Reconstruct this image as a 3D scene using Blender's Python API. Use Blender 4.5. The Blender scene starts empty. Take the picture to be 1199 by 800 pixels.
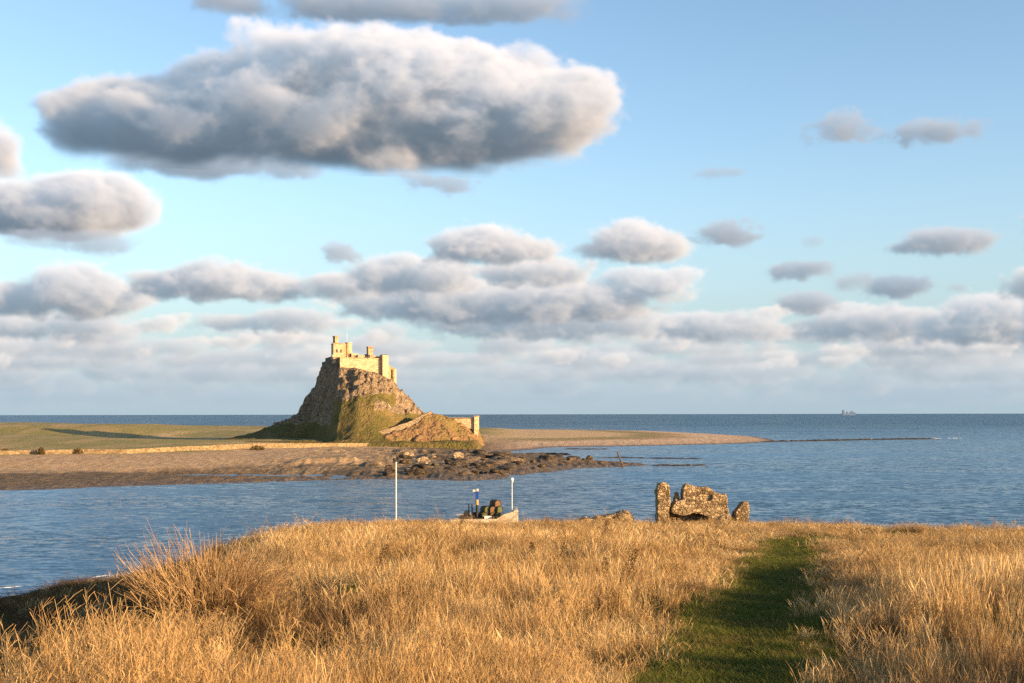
import bpy, bmesh, math, random
import numpy as np
from mathutils import Vector, Matrix

# ------------------------------------------------------------------ basics
S = bpy.context.scene
COL = S.collection
F = 1332.0            # focal length in photo pixels (1199 wide)
CX, HY = 599.5, 485.0 # principal column, horizon row
EYE = 14.0            # camera height over the sea
RNG = np.random.default_rng(11)
random.seed(11)

def P(px, py, d):
    """world point seen at a photo pixel, at forward distance d"""
    return ((px - CX) / F * d, d, EYE + (HY - py) / F * d)
def X(px, d): return (px - CX) / F * d
def Z(py, d): return EYE + (HY - py) / F * d
def ground_d(py, z=0.0): return (EYE - z) * F / (py - HY)

_T = np.random.default_rng(5).random((64, 64, 64)).astype(np.float32)
def vnoise(x, y, z):
    x = np.asarray(x, np.float32); y = np.asarray(y, np.float32); z = np.asarray(z, np.float32)
    x, y, z = np.broadcast_arrays(x, y, z)
    xi = np.floor(x); yi = np.floor(y); zi = np.floor(z)
    fx = x - xi; fy = y - yi; fz = z - zi
    fx = fx * fx * (3 - 2 * fx); fy = fy * fy * (3 - 2 * fy); fz = fz * fz * (3 - 2 * fz)
    xi = xi.astype(np.int32) & 63; yi = yi.astype(np.int32) & 63; zi = zi.astype(np.int32) & 63
    x1 = (xi + 1) & 63; y1 = (yi + 1) & 63; z1 = (zi + 1) & 63
    a = _T[xi, yi, zi] * (1 - fx) + _T[x1, yi, zi] * fx
    b = _T[xi, y1, zi] * (1 - fx) + _T[x1, y1, zi] * fx
    c = _T[xi, yi, z1] * (1 - fx) + _T[x1, yi, z1] * fx
    d = _T[xi, y1, z1] * (1 - fx) + _T[x1, y1, z1] * fx
    a = a * (1 - fy) + b * fy
    c = c * (1 - fy) + d * fy
    return a * (1 - fz) + c * fz
def fbm(x, y, z, octs=5, gain=0.5, lac=2.03):
    s = 0; a = 1.0; t = 0; f = 1.0
    for o in range(octs):
        s = s + a * vnoise(x * f + 17.3 * o, y * f + 5.1 * o, z * f + 9.7 * o)
        t += a; a *= gain; f *= lac
    return s / t
def ridged(x, y, z, octs=4):
    s = 0; a = 1.0; t = 0; f = 1.0
    for o in range(octs):
        s = s + a * (1 - np.abs(2 * vnoise(x * f + 7.3 * o, y * f + 3.1 * o, z * f + 1.7 * o) - 1))
        t += a; a *= .5; f *= 2.1
    return s / t
def sstep(a, b, x):
    t = np.clip((x - a) / (b - a), 0, 1); return t * t * (3 - 2 * t)

# ------------------------------------------------------------------ object helpers
def tag(o, label=None, cat=None, group=None, kind=None):
    if label: o['label'] = label
    if cat: o['category'] = cat
    if group: o['group'] = group
    if kind: o['kind'] = kind
    return o
def empty(name, loc=(0, 0, 0), label=None, cat=None, group=None, rz=0.0):
    o = bpy.data.objects.new(name, None); COL.objects.link(o)
    o.location = loc; o.rotation_euler = (0, 0, rz); o.empty_display_size = .2
    return tag(o, label, cat, group)
def link(name, me, mat=None, parent=None):
    o = bpy.data.objects.new(name, me); COL.objects.link(o)
    if mat is not None:
        me.materials.clear(); me.materials.append(mat)
    if parent is not None: o.parent = parent
    return o
def from_bm(name, bm, mat=None, parent=None, smooth=False):
    me = bpy.data.meshes.new(name); bm.to_mesh(me); bm.free()
    if smooth: me.polygons.foreach_set('use_smooth', [True] * len(me.polygons))
    return link(name, me, mat, parent)
def mesh_np(name, verts, faces, mat=None, smooth=True, attrs=None, parent=None):
    """verts (n,3), faces (m,k) int array"""
    verts = np.asarray(verts, np.float32); faces = np.asarray(faces, np.int32)
    me = bpy.data.meshes.new(name)
    k = faces.shape[1]; m = len(faces)
    me.vertices.add(len(verts)); me.vertices.foreach_set('co', verts.ravel())
    me.loops.add(m * k); me.loops.foreach_set('vertex_index', faces.ravel())
    me.polygons.add(m); me.polygons.foreach_set('loop_start', np.arange(0, m * k, k, dtype=np.int32))
    me.polygons.foreach_set('loop_total', np.full(m, k, np.int32))
    me.polygons.foreach_set('use_smooth', np.full(m, smooth, bool))
    for n, v in (attrs or {}).items():
        a = me.attributes.new(n, 'FLOAT', 'POINT'); a.data.foreach_set('value', np.asarray(v, np.float32).ravel())
    me.update(calc_edges=True); me.validate()
    return link(name, me, mat, parent)
def grid_faces(nr, nc):
    i = np.arange((nr - 1) * (nc - 1)); r = i // (nc - 1); c = i % (nc - 1)
    a = r * nc + c
    return np.stack([a, a + 1, a + nc + 1, a + nc], 1)

def bm_prism(bm, pts, z0, z1):
    """vertical prism over a plan polygon [(x,y)]; z0,z1 numbers or lists"""
    n = len(pts)
    z0 = z0 if hasattr(z0, '__len__') else [z0] * n
    z1 = z1 if hasattr(z1, '__len__') else [z1] * n
    a = sum(pts[i][0] * pts[(i + 1) % n][1] - pts[(i + 1) % n][0] * pts[i][1] for i in range(n))
    if a < 0: pts = pts[::-1]; z0 = z0[::-1]; z1 = z1[::-1]
    lo = [bm.verts.new((p[0], p[1], z)) for p, z in zip(pts, z0)]
    hi = [bm.verts.new((p[0], p[1], z)) for p, z in zip(pts, z1)]
    bm.faces.new(lo[::-1]); bm.faces.new(hi)
    for i in range(n):
        j = (i + 1) % n
        bm.faces.new((lo[i], lo[j], hi[j], hi[i]))
def bm_slab(bm, pts, y0, y1):
    """outline in x,z extruded along y"""
    n = len(pts)
    a = sum(pts[i][0] * pts[(i + 1) % n][1] - pts[(i + 1) % n][0] * pts[i][1] for i in range(n))
    if a < 0: pts = pts[::-1]
    f = [bm.verts.new((p[0], y0, p[1])) for p in pts]
    b = [bm.verts.new((p[0], y1, p[1])) for p in pts]
    bm.faces.new(f); bm.faces.new(b[::-1])
    for i in range(n):
        j = (i + 1) % n
        bm.faces.new((f[j], f[i], b[i], b[j]))
def bm_box(bm, c, s, rz=0.0):
    M = Matrix.Translation(c) @ Matrix.Rotation(rz, 4, 'Z') @ Matrix.Diagonal((s[0], s[1], s[2], 1))
    bmesh.ops.create_cube(bm, size=1, matrix=M)
def bm_tube(bm, a, b, r0, r1=None, n=8):
    a = Vector(a); b = Vector(b); r1 = r0 if r1 is None else r1
    d = b - a
    M = Matrix.Translation((a + b) / 2) @ d.to_track_quat('Z', 'Y').to_matrix().to_4x4()
    bmesh.ops.create_cone(bm, cap_ends=True, segments=n, radius1=r0, radius2=r1, depth=d.length, matrix=M)
def apply_mods(o, mods):
    for t, kw in mods:
        m = o.modifiers.new(t.lower(), t)
        for k, v in kw.items(): setattr(m, k, v)
    dg = bpy.context.evaluated_depsgraph_get(); dg.update()
    me = bpy.data.meshes.new_from_object(o.evaluated_get(dg))
    o.modifiers.clear(); old = o.data; nm = old.name
    o.data = me; bpy.data.meshes.remove(old); me.name = nm
    return o
def rough(o, amp, scale, octs=4, seed=0.0, ridge=False):
    """push a mesh's vertices along their normals by noise"""
    me = o.data; n = len(me.vertices)
    co = np.empty(n * 3, np.float32); me.vertices.foreach_get('co', co); co = co.reshape(-1, 3)
    no = np.empty(n * 3, np.float32); me.vertices.foreach_get('normal', no); no = no.reshape(-1, 3)
    q = co * scale + seed + 31.0
    v = ridged(q[:, 0], q[:, 1], q[:, 2], octs) if ridge else fbm(q[:, 0], q[:, 1], q[:, 2], octs)
    co = co + no * ((v - .5) * 2 * amp)[:, None]
    me.vertices.foreach_set('co', co.ravel()); me.update()
    return o

# ------------------------------------------------------------------ material helpers
class NT:
    def __init__(s, tree): s.t = tree; s.n = tree.nodes; s.l = tree.links
    def new(s, typ, **kw):
        n = s.n.new(typ)
        for k, v in kw.items():
            if k.startswith('i_'):
                n.inputs[k[2:].replace('_', ' ')].default_value = v
            else: setattr(n, k, v)
        return n
    def link(s, a, b): s.l.new(a, b)
    def math(s, op, a, b=None, c=None):
        n = s.n.new('ShaderNodeMath'); n.operation = op
        for i, v in enumerate((a, b, c)):
            if v is None: continue
            if isinstance(v, (int, float)): n.inputs[i].default_value = v
            else: s.l.new(v, n.inputs[i])
        return n.outputs[0]
    def mix(s, f, a, b):
        n = s.n.new('ShaderNodeMix'); n.data_type = 'RGBA'
        for k, v in ((0, f), (6, a), (7, b)):
            if isinstance(v, (int, float)): n.inputs[k].default_value = v
            elif isinstance(v, tuple): n.inputs[k].default_value = (*v[:3], 1)
            else: s.l.new(v, n.inputs[k])
        return n.outputs[2]
    def ramp(s, fac, stops, interp='LINEAR'):
        n = s.n.new('ShaderNodeValToRGB'); n.color_ramp.interpolation = interp
        e = n.color_ramp.elements
        while len(e) < len(stops): e.new(.5)
        for i, (p, c) in enumerate(stops):
            e[i].position = p; e[i].color = (*c, 1) if hasattr(c, '__len__') else (c, c, c, 1)
        s.l.new(fac, n.inputs[0]); return n.outputs[0]
    def noise(s, vec, scale, detail=4, rough=.55, dist=0.0):
        n = s.n.new('ShaderNodeTexNoise'); n.inputs['Scale'].default_value = scale
        n.inputs['Detail'].default_value = detail; n.inputs['Roughness'].default_value = rough
        n.inputs['Distortion'].default_value = dist
        if vec is not None: s.l.new(vec, n.inputs['Vector'])
        return n.outputs['Fac']
    def mapping(s, vec, scale=(1, 1, 1), rot=(0, 0, 0)):
        n = s.n.new('ShaderNodeMapping'); n.inputs['Scale'].default_value = scale
        n.inputs['Rotation'].default_value = rot; s.l.new(vec, n.inputs['Vector']); return n.outputs[0]
    def bump(s, h, strength=.5, dist=.1, normal=None):
        n = s.n.new('ShaderNodeBump'); n.inputs['Strength'].default_value = strength
        n.inputs['Distance'].default_value = dist; s.l.new(h, n.inputs['Height'])
        if normal is not None: s.l.new(normal, n.inputs['Normal'])
        return n.outputs[0]
def mat(name):
    m = bpy.data.materials.new(name); m.use_nodes = True
    nt = NT(m.node_tree); b = m.node_tree.nodes['Principled BSDF']
    b.inputs['Roughness'].default_value = .85
    b.inputs['Specular IOR Level'].default_value = .25
    pos = nt.new('ShaderNodeNewGeometry').outputs['Position']
    return m, nt, b, pos
def flat_mat(name, c, rough=.7, var=.25, scale=6.0, metal=0.0):
    m, nt, b, pos = mat(name)
    f = nt.noise(pos, scale, 5)
    lo = tuple(v * (1 - var) for v in c); hi = tuple(min(1, v * (1 + var)) for v in c)
    nt.link(nt.ramp(f, [(.3, lo), (.7, hi)]), b.inputs['Base Color'])
    b.inputs['Roughness'].default_value = rough; b.inputs['Metallic'].default_value = metal
    return m
def stone_mat(name, dark, mid, light, cell=2.0, bump=.6, bdist=.1, stain=.06, coarse=.25, flatz=1.6):
    """irregular masonry or broken rock: voronoi stones, mortar lines, lichen and stains"""
    m, nt, b, pos = mat(name)
    q = nt.mapping(pos, (cell, cell, cell * flatz))
    w = nt.new('ShaderNodeTexNoise'); w.inputs['Scale'].default_value = cell * .8; nt.link(pos, w.inputs['Vector'])
    va = nt.new('ShaderNodeVectorMath', operation='MULTIPLY_ADD'); nt.link(w.outputs['Color'], va.inputs[0])
    va.inputs[1].default_value = (.5, .5, .5); nt.link(q, va.inputs[2])
    v = nt.new('ShaderNodeTexVoronoi'); nt.link(va.outputs[0], v.inputs['Vector']); v.inputs['Scale'].default_value = 1
    e = nt.new('ShaderNodeTexVoronoi', feature='DISTANCE_TO_EDGE'); nt.link(va.outputs[0], e.inputs['Vector']); e.inputs['Scale'].default_value = 1
    sep = nt.new('ShaderNodeSeparateColor'); nt.link(v.outputs['Color'], sep.inputs[0])
    n1 = nt.noise(pos, coarse, 6, .6)
    f = nt.math('ADD', nt.math('MULTIPLY', sep.outputs[0], .55), nt.math('MULTIPLY', n1, .5))
    c = nt.ramp(f, [(.2, dark), (.5, mid), (.85, light)])
    edge = nt.ramp(e.outputs['Distance'], [(.0, .55), (.09, 1.0)])
    mx = nt.new('ShaderNodeMix', data_type='RGBA', blend_type='MULTIPLY'); mx.inputs[0].default_value = 1
    nt.link(c, mx.inputs[6]); nt.link(edge, mx.inputs[7])
    nt.link(mx.outputs[2], b.inputs['Base Color'])
    h = nt.math('ADD', nt.math('MULTIPLY', nt.math('MINIMUM', e.outputs['Distance'], .15), 4.0), nt.noise(pos, cell * 3, 5))
    nt.link(nt.bump(h, bump, bdist), b.inputs['Normal'])
    b.inputs['Roughness'].default_value = .92
    return m
# ------------------------------------------------------------------ sun, sky and clouds
SUN_EL, SUN_AZ = math.radians(11.5), math.radians(122.5)   # azimuth clockwise from the view (+Y)
SUN_DIR = Vector((math.sin(SUN_AZ) * math.cos(SUN_EL), math.cos(SUN_AZ) * math.cos(SUN_EL), math.sin(SUN_EL)))
sl = bpy.data.lights.new('sun', 'SUN'); sl.energy = 5.0; sl.angle = math.radians(.53); sl.color = (1.0, .675, .36)
so = bpy.data.objects.new('sun', sl); COL.objects.link(so)
so.rotation_euler = SUN_DIR.to_track_quat('Z', 'Y').to_euler(); so.location = (60, -40, 60)

# Clouds: each one is a 3-D density (ellipsoid puffs eroded by noise) lit by marching towards the sun,
# then seen from the ground and laid into a direction map (azimuth/elevation) of the sky at infinity.
AZ0, AZ1, EL0, EL1 = -42.0, 42.0, -1.0, 28.0
PPD = 23.2
SW, SH = int((AZ1 - AZ0) * PPD), int((EL1 - EL0) * PPD)
SKY = np.zeros((SH, SW, 4), np.float32)      # sunlit, skylit, air, cover (premultiplied)

def cloud(puffs, base, seed, lvv=.34, lww=-.08, gain=2.5, res=1.5, erode=1.0, dens=1.0, haze=.15, soft=5.0, wl=None, sun=1.0):
    """puffs: (px, py, rx, ry) ellipses; base: row of the flat underside"""
    pf = np.array(puffs, np.float32)
    mg = 14 + .35 * pf[:, 3].max()
    cx0 = (pf[:, 0] - pf[:, 2]).min() - mg; cx1 = (pf[:, 0] + pf[:, 2]).max() + mg
    cy0 = (pf[:, 1] - pf[:, 3]).min() - mg; cy1 = base + 14
    nu, nv = int((cx1 - cx0) / res), int((cy1 - cy0) / res)
    rw = np.minimum(pf[:, 2] * .8, pf[:, 3] * 2.0)
    wmax = rw.max() * 1.05; dw = max(res * 1.6, wmax / 22); nw = int(2 * wmax / dw) + 1
    u = (cx0 + (np.arange(nu) + .5) * res)[:, None, None]
    v = (cy0 + (np.arange(nv) + .5) * res)[None, :, None]
    w = (-wmax + (np.arange(nw) + .5) * dw)[None, None, :]
    sh = np.full((nu, nv, nw), -9.0, np.float32)
    for i, (px, py, rx, ry) in enumerate(pf):
        off = (random.random() - .5) * .5 * rw[i]
        below = np.where(v > py, .62, 1.0)
        q = 1 - np.sqrt(((u - px) / rx) ** 2 + ((v - py) / ry * below) ** 2 + ((w - off) / rw[i]) ** 2)
        sh = np.maximum(sh, q) if i == 0 else np.log(np.exp(7 * sh) + np.exp(7 * q)) / 7
    L = wl or max(12.0, np.median(pf[:, 3]) * .95)
    so_ = seed * 3.7
    k = 1 / L
    hgt = np.clip((base - v) / max(8.0, base - cy0), 0, 1)
    wu = (fbm(u * k * .5 + so_, v * k * .6, w * k * .5, 3) - .5) * L * 1.1
    u = u + wu; v0 = v; v = v + wu * .35
    n = fbm(u * k * .8 + so_, v * k * 1.15 + so_, w * k * .8, 6, .66)
    bill = ridged(u * k * 1.7 + so_, v * k * 2.0 + 4, w * k * 1.7, 4)
    d = sh + erode * ((n - .5) * 1.55 + (bill - .62) * .42 * hgt)
    d = np.clip(d * gain / max(.5, erode ** .3), 0, 1)
    d = d * sstep(-soft, soft * 1.6, base - v0 + (n - .5) * 30)
    d *= dens
    # light march from the sun side (along +u), shifted rows for height and depth
    # sun seen in the cloud's own frame: right, a little up, towards the viewer
    lu, lv, lw = .80, lvv, lww
    T = np.ones((nv, nw), np.float32); TL = np.empty_like(d)
    sv = (lv / lu * res) / res; sw = (-lw / lu * res) / dw
    def shift(a, s, ax):
        i = int(math.floor(s)); f = s - i
        p = np.concatenate([np.ones_like(np.take(a, range(i + 1), axis=ax)), a], ax)
        n_ = a.shape[ax]
        return np.take(p, range(1, n_ + 1), axis=ax) * (1 - f) + np.take(p, range(0, n_), axis=ax) * f
    kap = 0.046 * res
    TL2 = np.empty_like(d); T2 = np.ones_like(T)
    for i in range(nu - 1, -1, -1):
        T = shift(shift(T, sv, 0), sw, 1) * np.exp(-d[i] * kap * 1.25)
        T2 = shift(shift(T2, sv, 0), sw, 1) * np.exp(-d[i] * kap * .22)
        TL[i] = T; TL2[i] = T2
    light = (.90 * TL + .10 * TL2) * sun
    # skylight: more from above, little from below; blocked by own thickness above
    up = np.exp(-np.cumsum(d, 1) * res * .026)
    amb = (.40 + .60 * up) * (.66 + .34 * sstep(0, .8, hgt))
    # view march
    Tv = np.ones((nu, nv), np.float32); R = np.zeros_like(Tv); G = np.zeros_like(Tv)
    kv = 0.085 * dw
    for j in range(nw):
        a = 1 - np.exp(-d[:, :, j] * kv)
        R += Tv * a * light[:, :, j]; G += Tv * a * amb[:, :, j]
        Tv *= 1 - a
    A = 1 - Tv
    # lay into the map
    azc = np.degrees(np.arctan((cx0 + np.arange(nu + 1) * res - CX) / F))
    pxm = (cx0 + cx1) / 2; c2 = math.cos(math.atan((pxm - CX) / F))
    x0 = int((azc[0] - AZ0) * PPD); x1 = int((azc[-1] - AZ0) * PPD)
    ec0 = math.degrees(math.atan((HY - cy1) / F * c2)); ec1 = math.degrees(math.atan((HY - cy0) / F * c2))
    y0 = int((ec0 - EL0) * PPD); y1 = int((ec1 - EL0) * PPD)
    xs = np.arange(max(0, x0), min(SW, x1)); ys = np.arange(max(0, y0), min(SH, y1))
    if len(xs) < 2 or len(ys) < 2: return
    az = AZ0 + (xs + .5) / PPD; el = EL0 + (ys + .5) / PPD
    fu = np.clip((np.tan(np.radians(az)) * F + CX - cx0) / res - .5, 0, nu - 1.001)
    fv = np.clip((HY - np.tan(np.radians(el)) / c2 * F - cy0) / res - .5, 0, nv - 1.001)
    iu = fu.astype(int); tu = (fu - iu)[:, None]; iv = fv.astype(int); tv = (fv - iv)[None, :]
    def smp(a):
        return ((a[iu][:, iv] * (1 - tu) + a[iu + 1][:, iv] * tu) * (1 - tv) + (a[iu][:, iv + 1] * (1 - tu) + a[iu + 1][:, iv + 1] * tu) * tv).T
    r, g, al = smp(R), smp(G), smp(A)
    blk = SKY[ys[0]:ys[-1] + 1, xs[0]:xs[-1] + 1]
    t = (1 - al)[..., None]
    new = np.stack([r * (1 - haze), g * (1 - haze), al * haze, al], -1)
    blk *= t; blk += new

# the murk of air along the horizon, under everything else
_e = EL0 + (np.arange(SH) + .5) / PPD
_a = (.96 * np.exp(-(np.maximum(_e, 0) / 7.6) ** 2)).astype(np.float32)
SKY[:, :, 2] = _a[:, None]; SKY[:, :, 3] = _a[:, None]
crng = random.Random(4)
# low bank towards the horizon, farthest first
for row, hz, n in ((470, .88, 34), (457, .78, 36), (443, .66, 38), (428, .54, 36), (413, .44, 32), (399, .38, 26)):
    for i in range(n):
        x = -620 + 2440 * (i + crng.random()) / n
        w_ = crng.choice([crng.uniform(18, 45), crng.uniform(50, 120)]); h_ = crng.uniform(5, 14)
        pf = [(x + crng.uniform(-.7, .7) * w_, row - h_ * .5 - crng.uniform(0, 8), w_ * crng.uniform(.5, 1), h_ * crng.uniform(.7, 1.2)) for _ in range(3)]
        cloud(pf, row + crng.uniform(-2, 6), row + i, res=2.0, haze=hz, dens=.62, erode=1.4, wl=20)
def many(spec, **kw):
    for s in spec: cloud(s[0], s[1], s[2], **{**kw, **(s[3] if len(s) > 3 else {})})
# small bright heads catching the sun in front of the bank
for i in range(46):
    x = crng.uniform(-150, 1350); y = crng.choice([crng.uniform(345, 400), crng.uniform(385, 440)]); w_ = crng.uniform(12, 40); h_ = crng.uniform(4, 9)
    cloud([(x, y, w_, h_), (x + w_ * .5, y - h_ * .5, w_ * .45, h_ * .9)], y + h_ * .8, 300 + i, res=1.3, haze=.22 + .003 * max(0, y - 360), dens=.8, erode=1.2, wl=11, sun=1.15)
# middle distance
many([
 ([(1035, 378, 80, 20), (1000, 372, 40, 16), (960, 386, 45, 14)], 396, 3),
 ([(1150, 372, 70, 26), (1195, 378, 50, 22), (1110, 380, 50, 16)], 400, 4),
 ([(1290, 360, 90, 40), (1360, 350, 80, 40)], 402, 44),
 ([(850, 382, 75, 17), (800, 378, 50, 14), (900, 390, 30, 10)], 398, 5),
 ([(700, 378, 90, 16), (620, 374, 80, 18), (540, 372, 60, 16)], 396, 6),
 ([(340, 372, 55, 13), (270, 376, 50, 10)], 388, 7),
 ([(100, 378, 70, 14), (30, 382, 60, 14)], 396, 8),
 ([(440, 352, 60, 16), (520, 350, 60, 18)], 372, 9),
], haze=.36, erode=1.0)
many([
 ([(600, 352, 150, 24), (520, 345, 70, 22), (690, 350, 80, 20), (760, 330, 62, 17)], 376, 11),
 ([(85, 334, 58, 28), (20, 345, 60, 20), (120, 345, 60, 22), (-60, 340, 60, 30)], 368, 12),
 ([(250, 330, 66, 26), (190, 335, 48, 18), (310, 334, 60, 18), (400, 330, 60, 14)], 350, 13),
 ([(455, 320, 48, 20), (510, 322, 60, 22)], 342, 14),
 ([(640, 318, 58, 18), (590, 322, 40, 14)], 333, 15),
 ([(945, 355, 40, 13)], 366, 16, dict(sun=.5)), ([(1050, 336, 42, 14)], 347, 17, dict(sun=.3)),
 ([(1195, 328, 22, 22), (1240, 330, 50, 30)], 350, 18),
], haze=.24, erode=1.0)
many([
 ([(565, 285, 52, 23), (605, 292, 48, 16), (525, 288, 30, 16)], 306, 21),
 ([(735, 282, 50, 24), (770, 288, 40, 18), (700, 292, 28, 10)], 304, 22),
 ([(850, 272, 40, 14)], 287, 23, dict(erode=1.6, dens=.9, wl=13, sun=.4)),
 ([(1105, 282, 50, 17), (1075, 288, 36, 9), (1140, 284, 30, 13)], 296, 24, dict(sun=.55)),
 ([(940, 316, 46, 11)], 326, 25, dict(sun=.4)), ([(1000, 330, 28, 13)], 340, 26, dict(dens=.4, sun=.38)),
 ([(1120, 340, 17, 7)], 346, 27, dict(dens=.5, sun=.38)),
 ([(400, 296, 24, 13)], 308, 28, dict(dens=.8, erode=1.5, wl=11, sun=.5)),
 ([(952, 284, 16, 7)], 290, 29, dict(dens=.3, sun=.38)),
 ([(1290, 250, 80, 40), (1380, 240, 80, 44)], 286, 30),
], haze=.16, erode=.95)
many([
 ([(520, 214, 40, 11), (490, 210, 30, 8)], 224, 31, dict(dens=.5, erode=1.6, wl=11, sun=.38)),
 ([(843, 203, 32, 7)], 209, 32, dict(dens=.4, sun=.38)),
 ([(985, 150, 38, 19)], 167, 33, dict(dens=.6, erode=1.7, wl=13, sun=.38)),
 ([(1095, 155, 52, 15), (1060, 152, 30, 8)], 168, 34, dict(dens=.7, erode=1.6, wl=13, sun=.38)),
], haze=.12)
many([
 ([(95, 232, 82, 38), (30, 245, 80, 34), (-60, 240, 80, 40), (140, 222, 36, 24)], 272, 41),
 ([(110, 280, 55, 14), (40, 278, 50, 10)], 296, 42, dict(dens=.35, sun=.38)),
 ([(-10, 172, 46, 36), (-80, 150, 80, 50)], 206, 43),
], haze=.10, erode=.7)
many([
 ([(270, 12, 46, 20), (400, 4, 70, 26), (470, 6, 70, 24), (570, 2, 110, 22)], 24, 51, dict(dens=.55, sun=.38)),
 ([(270, 190, 95, 16), (200, 186, 70, 16), (330, 196, 40, 10)], 208, 52, dict(dens=.6, wl=40, sun=.38)),
], haze=.08, erode=.9)
cloud([(190, 148, 130, 50), (120, 160, 74, 36), (90, 142, 44, 22), (290, 118, 120, 56), (380, 95, 110, 66), (470, 92, 125, 66), (560, 108, 120, 54), (628, 120, 84, 48), (420, 130, 220, 50)],
      190, 55, lvv=.34, lww=-.05, gain=3.0, res=1.5, haze=.10, erode=.86, wl=66, soft=16)
for i in range(7):
    x = crng.choice([-1, 1]) * crng.uniform(720, 1050) + 600; y = crng.uniform(60, 260); w_ = crng.uniform(60, 140)
    cloud([(x, y, w_, w_ * .3), (x + w_ * .5, y + 4, w_ * .6, w_ * .22)], y + w_ * .2, 80 + i, res=2.5, haze=.1)

img = bpy.data.images.new('cloud_directions', SW, SH, alpha=True, float_buffer=True)
img.colorspace_settings.name = 'Non-Color'; img.alpha_mode = 'CHANNEL_PACKED'
img.pixels.foreach_set(SKY.ravel()); img.update(); img.pack()

world = bpy.data.worlds.new('World'); S.world = world; world.use_nodes = True
wn = NT(world.node_tree); bg = world.node_tree.nodes['Background']
st = wn.new('ShaderNodeTexSky'); st.sky_type = 'NISHITA'; st.sun_disc = False
st.sun_elevation = SUN_EL; st.sun_rotation = SUN_AZ
st.altitude = 0; st.air_density = 1.0; st.dust_density = .5; st.ozone_density = 1.9
tc = wn.new('ShaderNodeTexCoord').outputs['Generated']
sp = wn.new('ShaderNodeSeparateXYZ'); wn.link(tc, sp.inputs[0])
az = wn.math('ARCTAN2', sp.outputs[0], sp.outputs[1])
el = wn.math('ARCSINE', sp.outputs[2])
cu = wn.math('MULTIPLY_ADD', az, 180 / math.pi / (AZ1 - AZ0), -AZ0 / (AZ1 - AZ0))
cv = wn.math('MULTIPLY_ADD', el, 180 / math.pi / (EL1 - EL0), -EL0 / (EL1 - EL0))
cb = wn.new('ShaderNodeCombineXYZ'); wn.link(cu, cb.inputs[0]); wn.link(cv, cb.inputs[1])
ti = wn.new('ShaderNodeTexImage', image=img, extension='CLIP', interpolation='Cubic'); wn.link(cb.outputs[0], ti.inputs[0])
sc_ = wn.new('ShaderNodeSeparateColor'); wn.link(ti.outputs['Color'], sc_.inputs[0])
def vscale(col, fac):
    n = wn.new('ShaderNodeVectorMath', operation='SCALE')
    if isinstance(col, tuple): n.inputs[0].default_value = col
    else: wn.link(col, n.inputs[0])
    if isinstance(fac, (int, float)): n.inputs['Scale'].default_value = fac
    else: wn.link(fac, n.inputs['Scale'])
    return n.outputs[0]
def vadd(a, b):
    n = wn.new('ShaderNodeVectorMath', operation='ADD'); wn.link(a, n.inputs[0]); wn.link(b, n.inputs[1]); return n.outputs[0]
CL_SUN, CL_AMB, CL_AIR = (3.9, 2.78, 1.80), (1.02, 1.60, 2.28), (1.58, 2.06, 2.42)
cover = wn.math('SUBTRACT', 1.0, ti.outputs['Alpha'])
sky = vscale(st.outputs[0], cover)
sky = vadd(sky, vscale(CL_SUN, sc_.outputs[0])); sky = vadd(sky, vscale(CL_AMB, sc_.outputs[1])); sky = vadd(sky, vscale(CL_AIR, sc_.outputs[2]))
wn.link(sky, bg.inputs['Color']); bg.inputs['Strength'].default_value = .10

# ------------------------------------------------------------------ camera
cam = bpy.data.cameras.new('camera'); co = bpy.data.objects.new('camera', cam); COL.objects.link(co); S.camera = co
cam.sensor_width = 36; cam.lens = F / 1199 * 36; cam.shift_y = (HY - 400) / 1199
cam.clip_start = .2; cam.clip_end = 120000
co.location = (0, 0, EYE); co.rotation_euler = (math.radians(90), math.radians(.09), 0)
S.view_settings.view_transform = 'Standard'; S.view_settings.look = 'None'
S.view_settings.exposure = 1.45; S.view_settings.gamma = 1.0; S.view_settings.use_curve_mapping = False
S.render.engine = 'CYCLES'
S.cycles.use_denoising = False; S.cycles.max_bounces = 6; S.cycles.diffuse_bounces = 3; S.cycles.glossy_bounces = 3
S.cycles.transparent_max_bounces = 8
# ------------------------------------------------------------------ sea
m, nt, b, pos = mat('sea_water')
b.inputs['Base Color'].default_value = (.026, .066, .106, 1)
b.inputs['IOR'].default_value = 1.333; b.inputs['Specular IOR Level'].default_value = .5
b.inputs['Roughness'].default_value = .12
# wave facets at three scales tilt the surface normal (no pixel-footprint filtering, so far water stays rough)
def facets(scale, rot, amp):
    n = nt.new('ShaderNodeTexNoise'); n.inputs['Scale'].default_value = 1; n.inputs['Detail'].default_value = 3; n.inputs['Roughness'].default_value = .6
    nt.link(nt.mapping(pos, scale, (0, 0, math.radians(rot))), n.inputs['Vector'])
    v = nt.new('ShaderNodeVectorMath', operation='MULTIPLY_ADD'); nt.link(n.outputs['Color'], v.inputs[0])
    v.inputs[1].default_value = (amp * .7, amp, 0); v.inputs[2].default_value = (-amp * .35, -amp * .5, 0)
    return v.outputs[0]
calm = nt.noise(nt.mapping(pos, (.006, .022, 1), (0, 0, math.radians(6))), 1.0, 4, .6)
gust = nt.ramp(calm, [(.36, .30), (.64, 1.0)])
def vadd_(a, b_):
    n = nt.new('ShaderNodeVectorMath', operation='ADD'); nt.link(a, n.inputs[0])
    if isinstance(b_, tuple): n.inputs[1].default_value = b_
    else: nt.link(b_, n.inputs[1])
    return n.outputs[0]
t_ = vadd_(facets((.55, 1.1, 1), 14, .95), facets((.16, .36, 1), 9, .36))
t_ = vadd_(t_, facets((1.7, 3.0, 1), -10, .8))
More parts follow.
